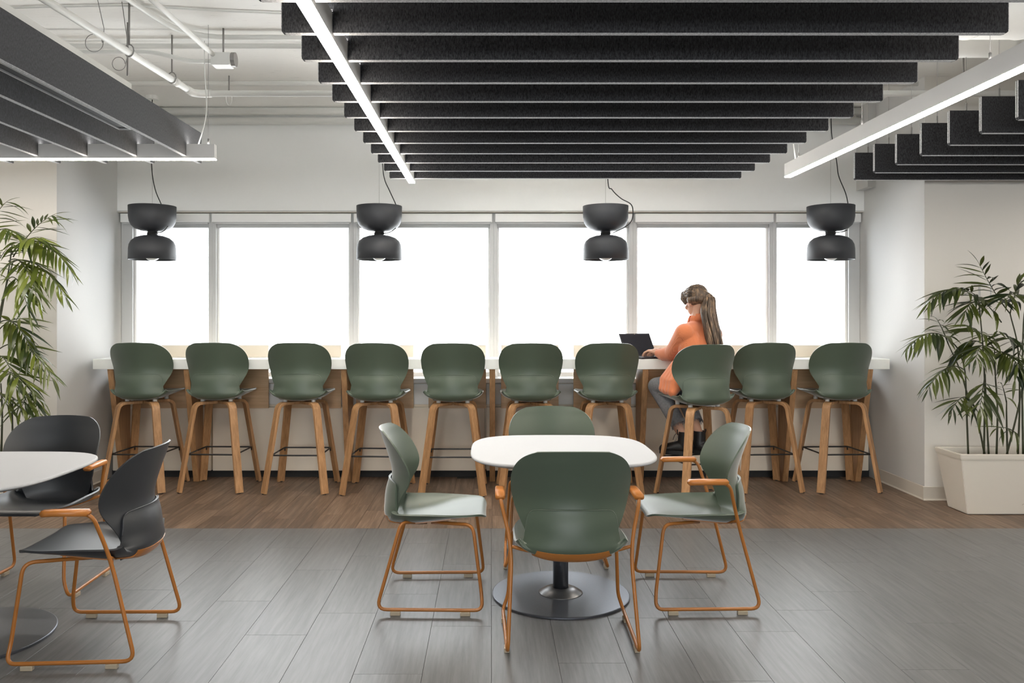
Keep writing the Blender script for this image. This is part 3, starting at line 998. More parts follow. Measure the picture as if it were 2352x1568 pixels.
# loose wires by the left raft
for k, (x, y) in enumerate(((215, 98), (272, 146))):
    p = at_z(x, y, 2.98 - 0.1 * k)
    r_ = 0.05 if k == 0 else 0.038
    pts = [p + Vector((r_ * math.cos(i * 0.21), 0.01 * i / 30, r_ * math.sin(i * 0.21))) for i in range(31)] + [Vector((p.x + 0.06, p.y, p.z + 0.08)), Vector((p.x + 0.02, p.y, ZC))]
    tag(tube('wire', pts, 0.0022, M['wire'], None, 6), ('looped loose wire dangling beside the grey felt baffles' if k == 0 else 'small coil of loose wire below the sprinkler pipe'), 'wire', 'ceiling services')
for k, (x, y, z, l) in enumerate(((293, 52, 3.235, 0.33), (2213, 122, 3.235, 0.2))):
    p = at_z(x, y, z)
    tag(tube('hanger_rod', [p, p - Vector((0, 0, l))], 0.006, M['wire'], None, 8), 'threaded rod hanging from the slab ' + ('near the sprinkler pipe' if k == 0 else 'near the planter raft'), 'rod', 'ceiling services')
# white duct along the left raft and round spiral duct at the right
t = thing('spiral_duct', 'big round white spiral duct crossing above the planter raft', 'duct', (1.75, 4.02, 3.00), 0, 'ceiling services')
tube('duct_body', [(0, 0, 0), (5.4, 0, 0)], 0.205, M['pipe'], t, 40)
hel = []
for i in range(600):
    an = i * 0.21
    hel.append((an / (2 * math.pi) * 0.26, 0.206 * math.sin(an), 0.206 * math.cos(an)))
tube('seam', hel, 0.0035, M['pipe'], t, 5)
t = thing('second_duct', 'second round white duct alongside the spiral duct', 'duct', (2.2, 4.75, 3.05), 0, 'ceiling services')
t.name = 'round_duct'
tube('duct_body', [(0, 0, 0), (5, 0, 0)], 0.12, M['pipe'], t, 32)
tube('flange', [(0.8, 0, 0), (0.84, 0, 0)], 0.128, M['pipe'], t, 32)

# ------------------------------------------------------------------ pendants
def pendant(x, label, cord, loop):
    t = thing('pendant_lamp', label, 'lamp', (x, 6.75, 0), 0, 'graphite pendants above the counter')
    top, bot = 2.322, 1.876
    w0 = 0.189
    bowl = [(0.045, 2.112), (0.09, 2.117), (0.135, 2.134), (0.165, 2.160), (0.181, 2.192), (0.187, 2.23), (w0, top), (w0 - 0.004, top),
            (0.182, 2.23), (0.176, 2.196), (0.160, 2.166), (0.132, 2.141), (0.09, 2.124), (0.0, 2.120)]
    lathe('upper_shade', bowl, M['pendant'], t, 56)
    dome = [(0.040, 2.082), (0.09, 2.074), (0.135, 2.058), (0.166, 2.032), (0.182, 2.0), (0.187, 1.965), (w0, bot), (w0 - 0.004, bot),
            (0.182, 1.965), (0.177, 1.998), (0.161, 2.027), (0.132, 2.051), (0.09, 2.066), (0.0, 2.070)]
    lathe('lower_shade', dome, M['pendant'], t, 56)
    lathe('neck', [(0.030, 2.07), (0.036, 2.084), (0.034, 2.10), (0.040, 2.118), (0.0, 2.119)], M['pendant'], t, 28)
    coil = [(0.041 * math.cos(i * 0.5), 0.041 * math.sin(i * 0.5), 2.082 + 0.0006 * i) for i in range(44)]
    cable = obj('cable', mesh_from('cable', *sweep(coil, circ(0.0032, 6)), M['cable'], True), t)
    # bulb
    b = [(0.0, 1.866)] + [(0.072 * math.sin(R(a_)), 1.938 - 0.072 * math.cos(R(a_))) for a_ in range(10, 171, 10)] + [(0.0, 2.01)]
    lathe('bulb', b, M['bulb'], t, 32)
    tube('socket', [(0, 0, 2.0), (0, 0, 2.07)], 0.025, M['pendant'], t, 16)
    tube('suspension_wire', [(0, 0, 2.1), (0, 0, ZC)], 0.0011, M['wire'], t, 6)
    tube('flex', cord, 0.0042, M['cable'], t, 8)
    if loop:
        tube('flex', loop, 0.0042, M['cable'], t, 8)
    lathe('ceiling_rose', [(0, ZC), (0.05, ZC), (0.05, ZC - 0.03), (0, ZC - 0.03)], M['pipe'], t, 24, False)
    return t
def smooth_path(pts, n=40):
    idx = list(range(len(pts)))
    return [Vector(tuple(spline(idx, [p[c] for p in pts], t * (len(pts) - 1) / (n - 1)) for c in range(3))) for t in range(n)]
def wp(x0_, pp, y=0.0):
    """cord point relative to a pendant: pixel to metres at the pendant's depth"""
    return ((pp[0] - PX) * 6.75 / F - x0_, y, H0 - (pp[1] - PY) * 6.75 / F)
def cord_of(x, pix, hide=True):
    pts = [(0.0, 0.0, ZC)] + [wp(x, q, -0.02) for q in pix]
    return smooth_path(pts)
PXS = [-2.82, -0.929, 0.958, 2.834]
side = [(0.03, -0.02, 2.10), (0.10, -0.06, 2.10), (0.135, -0.07, 2.12), (0.15, -0.05, 2.15)]
pendant(PXS[0], 'graphite hourglass pendant nearest the tall palm behind the charcoal chairs',
        cord_of(PXS[0], [(350, 350), (352, 400), (360, 440), (374, 474), (378, 500)]), smooth_path(side))
pendant(PXS[1], 'graphite hourglass pendant under the end of the glowing linear light',
        cord_of(PXS[1], [(879, 370), (884, 412), (896, 440), (912, 476), (916, 500)]), smooth_path([(0.03, -0.02, 2.09), (0.10, -0.07, 2.10), (0.15, -0.09, 2.13)]))
cd = [(0, 0, ZC)] + [wp(PXS[2], q, -0.02) for q in ((1395, 410), (1405, 436), (1425, 456))] + [wp(PXS[2], q, -0.12) for q in ((1443, 473), (1448, 490), (1445, 510), (1430, 525))] + [wp(PXS[2], (1406, 536), -0.05)]
pendant(PXS[2], 'graphite hourglass pendant with its flex looping outside the bowl', smooth_path(cd, 60), None)
pendant(PXS[3], 'graphite hourglass pendant nearest the cream planter',
        cord_of(PXS[3], [(1908, 310), (1919, 370), (1924, 405), (1940, 445), (1946, 474), (1948, 500)]), smooth_path([(0.03, -0.02, 2.10), (0.08, -0.04, 2.105), (0.12, -0.04, 2.12)]))

# ------------------------------------------------------------------ palms
def leaf_mesh(droop, mat, wide=1.0):
    """one leaflet along +x, folded along its midrib, unit length"""
    V, Fc = [], []
    n = 7
    prof = [0.010, 0.043, 0.062, 0.060, 0.045, 0.024, 0.001]
    for i in range(n):
        s = i / (n - 1)
        x = s * (1 - 0.25 * droop * s)
        z = -0.5 * droop * s * s
        w_ = prof[i] * wide
        V += [(x, -w_, z + w_ * 0.35), (x, 0, z), (x, w_, z + w_ * 0.35)]
    for i in range(n - 1):
        for j in range(2):
            a_ = i * 3 + j
            Fc.append((a_, a_ + 1, a_ + 4, a_ + 3))
    return mesh_from('leaflet', V, Fc, mat, True)
LEAFB = [leaf_mesh(d, M['leafb'], w_) for d, w_ in ((0.2, 1.0), (0.5, 0.85), (0.9, 1.0), (0.05, 0.8))]
LEAFD = [leaf_mesh(d, M['leafd'], w_) for d, w_ in ((0.25, 1.1), (0.55, 0.9), (1.0, 1.15), (0.1, 0.85))]
rng = random.Random(11)
def frond(plant, base, tip, arch, nleaf, ll, leaves, hang=0.35, start=0.22):
    """rachis from base to tip arching up, with paired leaflets as parts of their own"""
    base, tip = Vector(base), Vector(tip)
    mid = (base + tip) / 2 + Vector((0, 0, arch))
    N_ = 16
    pts = [base * (1 - s) ** 2 + mid * 2 * s * (1 - s) + tip * s * s for s in [i / (N_ - 1) for i in range(N_)]]
    loc = base
    rel_ = [p - loc for p in pts]
    v, f = sweep(rel_, circ(0.0038, 6), scales=[1.3 - 1.0 * i / (N_ - 1) for i in range(N_)])
    fo = obj('frond', mesh_from('frond', v, f, M['stem'], True), plant, loc - plant.location)
    for k in range(nleaf):
        s = start + (1 - start) * (k // 2 + (0.5 if k % 2 else 0.0)) / (nleaf / 2)
        s = min(s, 1.0)
        p = base * (1 - s) ** 2 + mid * 2 * s * (1 - s) + tip * s * s - loc
        tg = ((mid - base) * (1 - s) + (tip - mid) * s).normalized()
        sd = tg.cross(Vector((0, 0, 1)))
        if sd.length < 0.15:
            sd = tg.cross(Vector((0, 1, 0)))
        sd.normalize()
        sgn = 1 if k % 2 else -1
        fwd = 0.55 + 0.5 * s
        dr = (tg * fwd + sd * sgn * (1.0 - 0.35 * s) + Vector((0, 0, -hang * rng.uniform(0.0, 1.9)))).normalized()
        if k >= nleaf - 1:
            dr = (tg + Vector((0, 0, -0.15))).normalized()
        L_ = ll * 1.12 * (0.62 + 0.75 * math.sin(math.pi * min(1, 0.15 + 0.8 * s))) * rng.uniform(0.8, 1.08)
        x_ = dr
        z_ = Vector((rng.uniform(-.35, .35), rng.uniform(-.75, .1), 1)).normalized()
        y_ = z_.cross(x_).normalized()
        z_ = x_.cross(y_)
        m_ = Matrix((x_ * L_, y_ * L_ * rng.uniform(0.85, 1.1), z_ * L_)).transposed().to_4x4()
        m_.translation = p
        lo = obj('leaflet', leaves[rng.randrange(4)], fo)
        lo.matrix_local = m_
    return fo
def cane(plant, pts, r):
    pts = smooth_path([Vector(p) - plant.location for p in pts], 18)
    return obj('cane', mesh_from('cane', *sweep(pts, circ(r, 8), scales=[1.15 - 0.5 * i / 17 for i in range(18)]), M['stem'], True), plant)
def planter_parts(t, x0_, x1_, y0_, y1_, zt, taper):
    """tapered rectangular tub with a rim and a hollow top"""
    cx, cy = t.location.x, t.location.y
    def ringz(z, ins):
        k = taper * (1 - z / zt)
        return [(x0_ - cx + k + ins, y0_ - cy + k * 0.6 + ins, z), (x1_ - cx - k - ins, y0_ - cy + k * 0.6 + ins, z), (x1_ - cx - k - ins, y1_ - cy - k * 0.6 - ins, z), (x0_ - cx + k + ins, y1_ - cy - k * 0.6 - ins, z)]
    rings = [ringz(0.004, 0.0), ringz(zt - 0.038, 0.0), ringz(zt - 0.036, -0.004), ringz(zt, -0.004), ringz(zt, 0.018), ringz(zt - 0.10, 0.022)]
    V = [p for r_ in rings for p in r_]
    Fc = [(3, 2, 1, 0)]
    for i in range(len(rings) - 1):
        for j in range(4):
            Fc.append((i * 4 + j, i * 4 + (j + 1) % 4, i * 4 + 4 + (j + 1) % 4, i * 4 + 4 + j))
    bm = bm_from(V, Fc)
    bmesh.ops.bevel(bm, geom=[e for e in bm.edges if e.calc_face_angle(0) > 0.9], offset=0.004, segments=2, affect='EDGES')
    pl_ = obj('planter', bm_mesh('planter', bm, M['planter']), t)
    q_ = ringz(zt - 0.05, 0.021)
    V = q_ + [(p[0], p[1], p[2] - 0.04) for p in q_]
    obj('soil', mesh_from('soil', V, [(0, 1, 2, 3), (7, 6, 5, 4), (0, 4, 5, 1), (1, 5, 6, 2), (2, 6, 7, 3), (3, 7, 4, 0)], M['soil']), t)
    box('foot', x0_ - cx + taper + 0.01, x1_ - cx - taper - 0.01, y0_ - cy + taper * 0.6 + 0.01, y1_ - cy - taper * 0.6 - 0.01, 0, 0.006, M['gap'], t)
    return pl_
# right palm: dark, in the cream planter
t = thing('potted_palm', 'cluster of dark bamboo palms in a cream rectangular planter', 'plant', (4.0, 5.86, 0))
pp = planter_parts(t, 3.31, 4.75, 5.70, 6.03, 0.435, 0.07)
v, f = sweep([(-0.245, -0.155, 0.0745), (-0.232, -0.155, 0.083), (-0.225, -0.155, 0.0745), (-0.215, -0.155, 0.079), (-0.205, -0.155, 0.0745), (-0.19, -0.155, 0.080), (-0.17, -0.155, 0.076)], circ(0.0013, 5))
mk = obj('planter_mark', mesh_from('planter_mark', v, f, M['grey']), pp)
mk.location = (0, 0.0165, 0)
PD = 5.86
def P(x, y, dd=0.0):
    return at(x, y, PD + dd)
canes = [((2224, 1045), (2220, 940), (2216, 850), (2200, 800)), ((2262, 1045), (2248, 980), (2225, 915), (2205, 850), (2178, 790)), ((2260, 1045), (2262, 900), (2258, 800), (2248, 690)),
         ((2271, 1045), (2266, 950), (2263, 860)), ((2289, 1045), (2291, 940), (2286, 860), (2284, 800)), ((2314, 1045), (2312, 960), (2312, 920)),
         ((2338, 1045), (2342, 920), (2338, 800), (2320, 720)), ((2312, 1045), (2336, 950), (2352, 870), (2370, 800)), ((2350, 1045), (2348, 900), (2350, 760), (2356, 690))]
for c_ in canes:
    cane(t, [P(x, y, 0.02) for x, y in c_], 0.0062)
fr = [((2248, 690), (2128, 700), 0.20, 24, 0.17, -.1), ((2248, 700), (2215, 722), 0.10, 16, 0.16, -.15), ((2320, 720), (2246, 600), -0.05, 22, 0.17, -.1), ((2320, 720), (2345, 640), 0.05, 16, 0.16, .0),
      ((2300, 740), (2200, 660), 0.10, 20, 0.17, -.1), ((2284, 800), (2215, 745), 0.06, 18, 0.16, -.2), ((2200, 800), (2085, 800), 0.22, 22, 0.17, -.15), ((2178, 790), (2150, 730), 0.03, 10, 0.13, -.1),
      ((2216, 850), (2128, 900), 0.18, 20, 0.16, -.2), ((2225, 915), (2183, 950), 0.10, 12, 0.14, -.2), ((2263, 860), (2250, 945), 0.02, 12, 0.20, -.25), ((2284, 810), (2345, 850), 0.10, 18, 0.17, -.25),
      ((2263, 800), (2240, 830), 0.12, 16, 0.16, -.3), ((2338, 800), (2290, 760), 0.05, 14, 0.15, -.2), ((2356, 700), (2300, 690), 0.12, 14, 0.17, -.25), ((2356, 760), (2330, 880), 0.08, 14, 0.17, -.25),
      ((2312, 925), (2300, 880), 0.03, 8, 0.12, -.1), ((2340, 1000), (2285, 985), 0.06, 6, 0.14, -.1), ((2258, 790), (2180, 835), 0.16, 18, 0.16, .1)]
for b_, e_, ar, n_, l_, dd in fr:
    frond(t, P(b_[0], b_[1], 0.02), P(e_[0], e_[1], dd), ar, n_, l_, LEAFD, 0.45)
# left palm: lighter, its planter hidden behind the charcoal chairs
t = thing('potted_palm', 'tall light green palm overhanging behind the charcoal chairs', 'plant', (-3.9, 5.86, 0))
planter_parts(t, -4.7, -3.33, 5.70, 6.03, 0.435, 0.07)
canes = [((-40, 1040), (-30, 860), (-5, 760), (20, 620), (28, 560)), ((-20, 1040), (-15, 900), (0, 720), (30, 600)), ((3, 1040), (5, 950), (2, 880)), ((30, 1040), (28, 950), (30, 915)), ((40, 1020), (60, 960), (72, 900)), ((-60, 1040), (-50, 800), (-40, 560))]
for c_ in canes:
    cane(t, [P(x, y, 0.02) for x, y in c_], 0.0068)
fr = [((30, 590), (130, 490), 0.10, 20, 0.17, -.05), ((28, 570), (168, 630), 0.26, 26, 0.18, -.15), ((30, 600), (155, 690), 0.20, 22, 0.17, -.2), ((20, 640), (68, 725), 0.20, 18, 0.18, -.25), ((20, 600), (90, 700), 0.24, 22, 0.19, -.3),
      ((-40, 560), (20, 460), 0.10, 16, 0.17, -.1), ((-40, 580), (40, 540), 0.20, 18, 0.18, -.25), ((-30, 650), (25, 560), 0.05, 14, 0.18, -.25), ((25, 585), (95, 545), 0.08, 18, 0.17, -.3),
      ((-5, 760), (60, 735), 0.08, 10, 0.18, -.1), ((0, 740), (85, 840), 0.24, 26, 0.19, -.1), ((0, 800), (125, 880), 0.26, 24, 0.18, -.15), ((-10, 820), (40, 900), 0.18, 20, 0.19, -.25),
      ((72, 900), (95, 965), 0.08, 10, 0.14, -.1), ((-15, 860), (75, 900), 0.14, 16, 0.19, -.28), ((-20, 900), (20, 940), 0.10, 12, 0.17, -.2), ((72, 900), (45, 950), 0.06, 8, 0.17, -.2), ((30, 918), (85, 950), 0.05, 8, 0.11, .0)]
for b_, e_, ar, n_, l_, dd in fr:
    frond(t, P(b_[0], b_[1], 0.02), P(e_[0], e_[1], dd), ar, n_, l_, LEAFB, 0.40)
# wall plate behind the planter palm
t = thing('wall_plate', 'square blank wall plate behind the bamboo palms', 'wall plate', (3.78, 6.197, 1.585))
box('cover', -0.05, 0.05, -0.006, 0, -0.068, 0.068, M['wall'], t, 0.002)
box('insert', -0.036, 0.036, -0.009, -0.006, -0.052, 0.052, M['greige'], t, 0.001)

# ------------------------------------------------------------------ laptop
lt = thing('laptop', 'open dark laptop on the counter in front of the seated person', 'laptop', (1.335, 6.81, 1.0535), R(27))
box('base', -0.162, 0.162, -0.112, 0.112, 0.0, 0.016, M['laptop'], lt, 0.003)
kb = box('keyboard', -0.148, 0.148, -0.03, 0.095, 0.0155, 0.017, M['key'], lt)
box('touchpad', -0.05, 0.05, -0.10, -0.04, 0.0155, 0.0168, M['laptop'], lt)
lid = obj('lid', bm_mesh('lid', box_data(-0.162, 0.162, -0.004, 0.004, 0, 0.212, 0.003), M['laptop']), lt)
lid.location = (0, 0.112, 0.014)
lid.rotation_euler = (R(-28), 0, 0)
box('screen', -0.150, 0.150, -0.0052, -0.003, 0.016, 0.198, M['screen'], lid)
box('webcam', -0.004, 0.004, -0.0052, -0.003, 0.202, 0.207, M['grey'], lid)

# ------------------------------------------------------------------ person
def cap(p0, p1, r0, r1, n=20):
    """closed tapered capsule"""
    p0, p1 = Vector(p0), Vector(p1)
    ax = (p1 - p0)
    L_ = ax.length
    z_ = ax.normalized() if L_ > 1e-6 else Vector((0, 0, 1))
    a_ = z_.orthogonal().normalized()
    b_ = z_.cross(a_)
    rows = []
    for k in range(1, 6):
        th = R(-90 + 18 * k)
        rows.append((p0 + z_ * r0 * math.sin(th), r0 * math.cos(th)))
    for k in range(0, 5):
        th = R(18 * k)
        rows.append((p1 + z_ * r1 * math.sin(th), r1 * math.cos(th)))
    V = [p0 - z_ * r0]
    for c_, rr in rows:
        for i in range(n):
            t_ = 2 * math.pi * i / n
            V.append(c_ + a_ * rr * math.cos(t_) + b_ * rr * math.sin(t_))
    V.append(p1 + z_ * r1)
    Fc = [(0, 1 + (i + 1) % n, 1 + i) for i in range(n)]
    for k in range(len(rows) - 1):
        for i in range(n):
            a0 = 1 + k * n
            Fc.append((a0 + i, a0 + (i + 1) % n, a0 + n + (i + 1) % n, a0 + n + i))
    e = len(V) - 1
    a0 = 1 + (len(rows) - 1) * n
    Fc += [(a0 + i, a0 + (i + 1) % n, e) for i in range(n)]
    return V, Fc
def ell(c, r, m3=None):
    V, Fc = cap((0, 0, 0), (0, 0, 1e-7), 1, 1, 28)
    m3 = m3 or Matrix.Identity(3)
    return [Vector(c) + m3 @ Vector((v.x * r[0], v.y * r[1], v.z * r[2])) for v in V], Fc
def chain(pts, rads):
    return [cap(pts[i], pts[i + 1], rads[i], rads[i + 1]) for i in range(len(pts) - 1)]
def blob(name, prims, voxel, mat, parent, smooth=6, keep=None):
    V, Fc = merge_md(prims)
    me = mesh_from('tmp', V, Fc, mat)
    o = bpy.data.objects.new('tmp', me)
    C.objects.link(o)
    rm = o.modifiers.new('r', 'REMESH')
    rm.mode = 'VOXEL'
    rm.voxel_size = voxel
    rm.use_smooth_shade = True
    if smooth:
        sm_ = o.modifiers.new('s', 'SMOOTH')
        sm_.iterations = smooth
        sm_.factor = 0.5
    dg = bpy.context.evaluated_depsgraph_get()
    res = bpy.data.meshes.new_from_object(o.evaluated_get(dg))
    res.name = name
    bpy.data.objects.remove(o)
    if not res.materials:
        res.materials.append(mat)
    return obj(name, res, parent)
V3 = Vector
th = R(34)
fw = V3((-math.sin(th), math.cos(th), 0))       # the way the body faces
rt = V3((math.cos(th), math.sin(th), 0))        # her right
up = V3((0, 0, 1))
hip = V3((1.655, 6.325, 0.880))
base_p = V3((hip.x, hip.y, 0.30))
def B(f_, r_, z_):
    """body point: forward, right of the hip line, height"""
    return V3((hip.x, hip.y, 0)) + fw * f_ + rt * r_ + up * z_
chest = B(0.065, 0.025, 1.20)
neck = B(0.085, 0.040, 1.385)
shL, shR = B(0.075, -0.118, 1.272), B(0.06, 0.185, 1.258)
hth = R(30)
hf = V3((-math.sin(hth), math.cos(hth), 0))
hr = V3((math.cos(hth), math.sin(hth), 0))
pit = R(-22)
hfw = hf * math.cos(pit) + up * math.sin(pit)
hup = up * math.cos(pit) - hf * math.sin(pit)
head = neck + V3((0, 0, 0.138)) + hf * 0.02
hm = Matrix((hr, hfw, hup)).transposed()
def Hd(r_, f_, u_):
    return head + hr * r_ + hfw * f_ + hup * u_
elL, wrL = at(1543, 816, 6.55), at(1511, 814, 6.69)
elL = V3((elL.x + 0.0, 6.53, 1.105))
wrL = V3((wrL.x, 6.69, 1.098))
elR, wrR = B(0.26, 0.27, 1.115), B(0.50, 0.10, 1.105)
kneeL = V3((1.355, 6.60, 0.835))
kneeR = V3((1.57, 6.72, 0.83))
ankL = V3((1.535, 6.43, 0.445))
ankR = V3((1.668, 6.47, 0.445))
person = thing('person', 'person with a brown ponytail in an orange knit sweater typing at the counter', 'person', tuple(base_p))
def rl(prims):
    return [([V3(v) - base_p for v in V], Fc) for V, Fc in prims]
# hands: palm, four unequal fingers curled on the keys, thumb from the side of the palm
def hand(wr, d, inner):
    """wr wrist, d pointing direction (horizontal), inner = side of the thumb"""
    pr = []
    d = V3(d).normalized()
    inner = V3(inner).normalized()
    kn = wr + d * 0.078 + up * 0.022
    pr += chain([wr, wr + d * 0.035 + up * 0.014], [0.022, 0.024])
    for i, off in enumerate((0.028, 0.010, -0.009, -0.027)):
        L1, L2, L3 = ((0.040, 0.024, 0.020), (0.044, 0.028, 0.021), (0.041, 0.026, 0.020), (0.032, 0.020, 0.018))[i]
        k = kn + inner * off + d * (0.0 if i in (1, 2) else -0.006)
        pr += chain([wr + inner * off * 0.55 + d * 0.018 + up * 0.008, k], [0.0150, 0.0110])
        a_ = k + d * L1 * 0.93 - up * L1 * 0.42
        b_ = a_ + d * L2 * 0.60 - up * L2 * 0.80
        c_ = b_ + d * L3 * 0.35 - up * L3 * 0.93
        pr += chain([k, a_, b_, c_], [0.0102, 0.0088, 0.0078, 0.0064])
    t0 = wr + d * 0.022 + inner * 0.022
    pr += chain([t0, t0 + d * 0.036 + inner * 0.020 - up * 0.006, t0 + d * 0.064 + inner * 0.020 - up * 0.022, t0 + d * 0.082 + inner * 0.012 - up * 0.030], [0.013, 0.011, 0.0092, 0.007])
    return pr
dL = V3((-0.80, 0.60, 0)).normalized()
handR_d = V3((-0.98, 0.18, 0)).normalized()
body = []
# skull, jaw, face
body += [ell(Hd(0, -0.005, 0.025), (0.074, 0.094, 0.090), hm), ell(Hd(0, 0.035, -0.045), (0.056, 0.060, 0.066), hm), ell(Hd(0, 0.058, -0.092), (0.026, 0.026, 0.020), hm)]
body += chain([Hd(0, 0.090, 0.018), Hd(0, 0.108, -0.022)], [0.008, 0.0125])                     # nose
body += [ell(Hd(s * 0.013, 0.100, -0.026), (0.009, 0.009, 0.007), hm) for s in (-1, 1)]
body += [ell(Hd(s * 0.036, 0.070, -0.022), (0.022, 0.020, 0.020), hm) for s in (-1, 1)]        # cheeks
body += chain([Hd(-0.04, 0.080, 0.030), Hd(0.04, 0.080, 0.030)], [0.009, 0.009])                # brow
for s in (-1, 1):                                                                               # ears
    body += [ell(Hd(s * 0.077, -0.004, -0.010), (0.009, 0.018, 0.030), hm), ell(Hd(s * 0.077, 0.002, -0.036), (0.008, 0.010, 0.011), hm)]
body += chain([head - hup * 0.05 - hfw * 0.02, neck, neck - up * 0.08], [0.050, 0.051, 0.055])
# trunk and limbs under the clothes
body += chain([B(0, 0, 0.90), B(0.02, 0, 1.02), chest, B(0.065, 0.035, 1.24)], [0.110, 0.105, 0.115, 0.075])
body += chain([neck - up * 0.09, shL, elL, wrL], [0.045, 0.045, 0.036, 0.024])
body += chain([neck - up * 0.09, shR, elR, wrR], [0.045, 0.045, 0.036, 0.024])
hL, hR = B(0.02, -0.085, 0.875), B(0.02, 0.085, 0.875)
body += chain([hL, kneeL, kneeL * 0.62 + ankL * 0.38 + (kneeL - ankL).cross(rt).normalized() * 0.01, ankL], [0.085, 0.055, 0.053, 0.036])
body += chain([hR, kneeR, kneeR * 0.62 + ankR * 0.38, ankR], [0.085, 0.055, 0.053, 0.036])
body += hand(wrL, dL, V3((dL.y, -dL.x, 0))) + hand(wrR, handR_d, V3((handR_d.y, -handR_d.x, 0)) * -1)
blob('body', rl(body), 0.0042, M['skin'], person, 3)
# face details
for s in (-1, 1):
    blob('eye', rl([ell(Hd(s * 0.031, 0.083, 0.012), (0.012, 0.008, 0.007), hm)]), 0.0025, M['eye'], person, 1)
blob('mouth', rl([ell(Hd(0, 0.090, -0.062), (0.020, 0.009, 0.0055), hm)]), 0.0025, M['lip'], person, 1)
# sweater
sw = []
sw += chain([B(-0.005, 0, 0.88), B(0.01, 0, 1.00), B(0.045, 0.02, 1.14), B(0.07, 0.035, 1.26)], [0.142, 0.142, 0.146, 0.105])
sw += chain([B(0.015, -0.065, 0.88), B(0.04, -0.065, 1.12), B(0.07, -0.08, 1.245)], [0.128, 0.112, 0.084])
sw += chain([B(0.025, 0.055, 0.88), B(0.045, 0.10, 1.12), B(0.06, 0.14, 1.235)], [0.122, 0.108, 0.082])
sw += chain([neck - up * 0.11 - fw * 0.01, neck - up * 0.012], [0.098, 0.064])
sw += chain([neck - up * 0.085 - fw * 0.01, shL], [0.080, 0.076]) + chain([neck - up * 0.085 - fw * 0.01, shR], [0.078, 0.074])
sw += chain([shL, (shL + elL) / 2 + V3((0.004, -0.015, 0.0)), elL, elL * 0.5 + wrL * 0.5 + V3((0, 0, -0.006)), wrL - (wrL - elL).normalized() * 0.012], [0.080, 0.078, 0.066, 0.054, 0.037])
sw += chain([shR, (shR + elR) / 2, elR, wrR - (wrR - elR).normalized() * 0.012], [0.078, 0.066, 0.056, 0.036])
for q in range(4):
    o_ = V3((-0.014, 0.042, 0.004)) * q
    sw += chain([V3((1.505, 6.265, 0.985)) + o_ * 0.6, V3((1.428, 6.225, 0.890)) + o_, V3((1.394, 6.202, 0.828 + 0.006 * (q % 2))) + o_], [0.085, 0.062, 0.040])
# folds at the cuff and elbow
for s_, r_ in ((0.80, 0.050), (0.62, 0.058), (0.42, 0.060)):
    p = elL + (wrL - elL) * s_
    sw += [ell(p - up * 0.012, (0.016, r_ * 0.75, r_ * 0.86), Matrix(((wrL - elL).normalized(), up.cross((wrL - elL).normalized()), up)).transposed())]
swo = blob('sweater', rl(sw), 0.0055, M['knit'], person, 5)
# folded collar: a stand and a turned-down fall
for r0, r1, z0, z1 in ((0.062, 0.060, -0.015, 0.034), (0.084, 0.064, -0.022, 0.033)):
    prof_ = []
    for zz, rr in ((z0, r0), ((z0 + z1) / 2, (r0 + r1) / 2 + 0.003), (z1, r1), (z1, r1 - 0.006), (z0, r0 - 0.006)):
        prof_.append((rr, zz))
    V, Fc = [], []
    n_ = 28
    for k in range(n_):
        an = R(-62) + R(304) * k / (n_ - 1) + R(90) + th + R(180)
        for rr, zz in prof_:
            V.append(neck + V3((math.cos(an) * rr, math.sin(an) * rr, zz - 0.012 * math.cos(an - th - R(90)))) - base_p)
    for k in range(n_ - 1):
        for q in range(5):
            Fc.append((k * 5 + q, k * 5 + (q + 1) % 5, k * 5 + 5 + (q + 1) % 5, k * 5 + 5 + q))
    Fc += [(0, 1, 2, 3, 4), tuple((n_ - 1) * 5 + q for q in (4, 3, 2, 1, 0))]
    obj('collar', mesh_from('collar', V, Fc, M['knit'], True), swo)
# jeans
jn = []
hemL = kneeL * 0.24 + ankL * 0.76 + up * 0.02
hemR = kneeR * 0.24 + ankR * 0.76 + up * 0.03
jn += chain([B(-0.02, 0, 0.905), B(0.0, 0, 0.90)], [0.135, 0.135]) + chain([B(0.0, -0.075, 0.885), hL], [0.11, 0.10]) + chain([B(0.0, 0.075, 0.885), hR], [0.11, 0.10])
jn += chain([hL, (hL + kneeL) / 2, kneeL + fw * 0.0, (kneeL + hemL) / 2, hemL], [0.098, 0.086, 0.073, 0.066, 0.062])
jn += chain([hR, (hR + kneeR) / 2, kneeR, (kneeR + hemR) / 2, hemR], [0.098, 0.086, 0.073, 0.066, 0.062])
def crop_below(o, cuts):
    """trim trouser legs off square at the hem: cuts = (point, direction to remove)"""
    bm = bmesh.new()
    bm.from_mesh(o.data)
    for p, d in cuts:
        p = p - base_p
        dead = [v for v in bm.verts if (v.co - p).dot(d) > 0 and (v.co - p).length < 0.13]
        bmesh.ops.delete(bm, geom=dead, context='VERTS')
    bm.to_mesh(o.data)
    bm.free()
jo = blob('jeans', rl(jn), 0.0055, M['denim'], person, 5)
crop_below(jo, [(hemL + (hemL - kneeL).normalized() * 0.018, (hemL - kneeL).normalized()), (hemR + (hemR - kneeR).normalized() * 0.018, (hemR - kneeR).normalized())])
so = jo.modifiers.new('cloth', 'SOLIDIFY')
so.thickness = 0.004
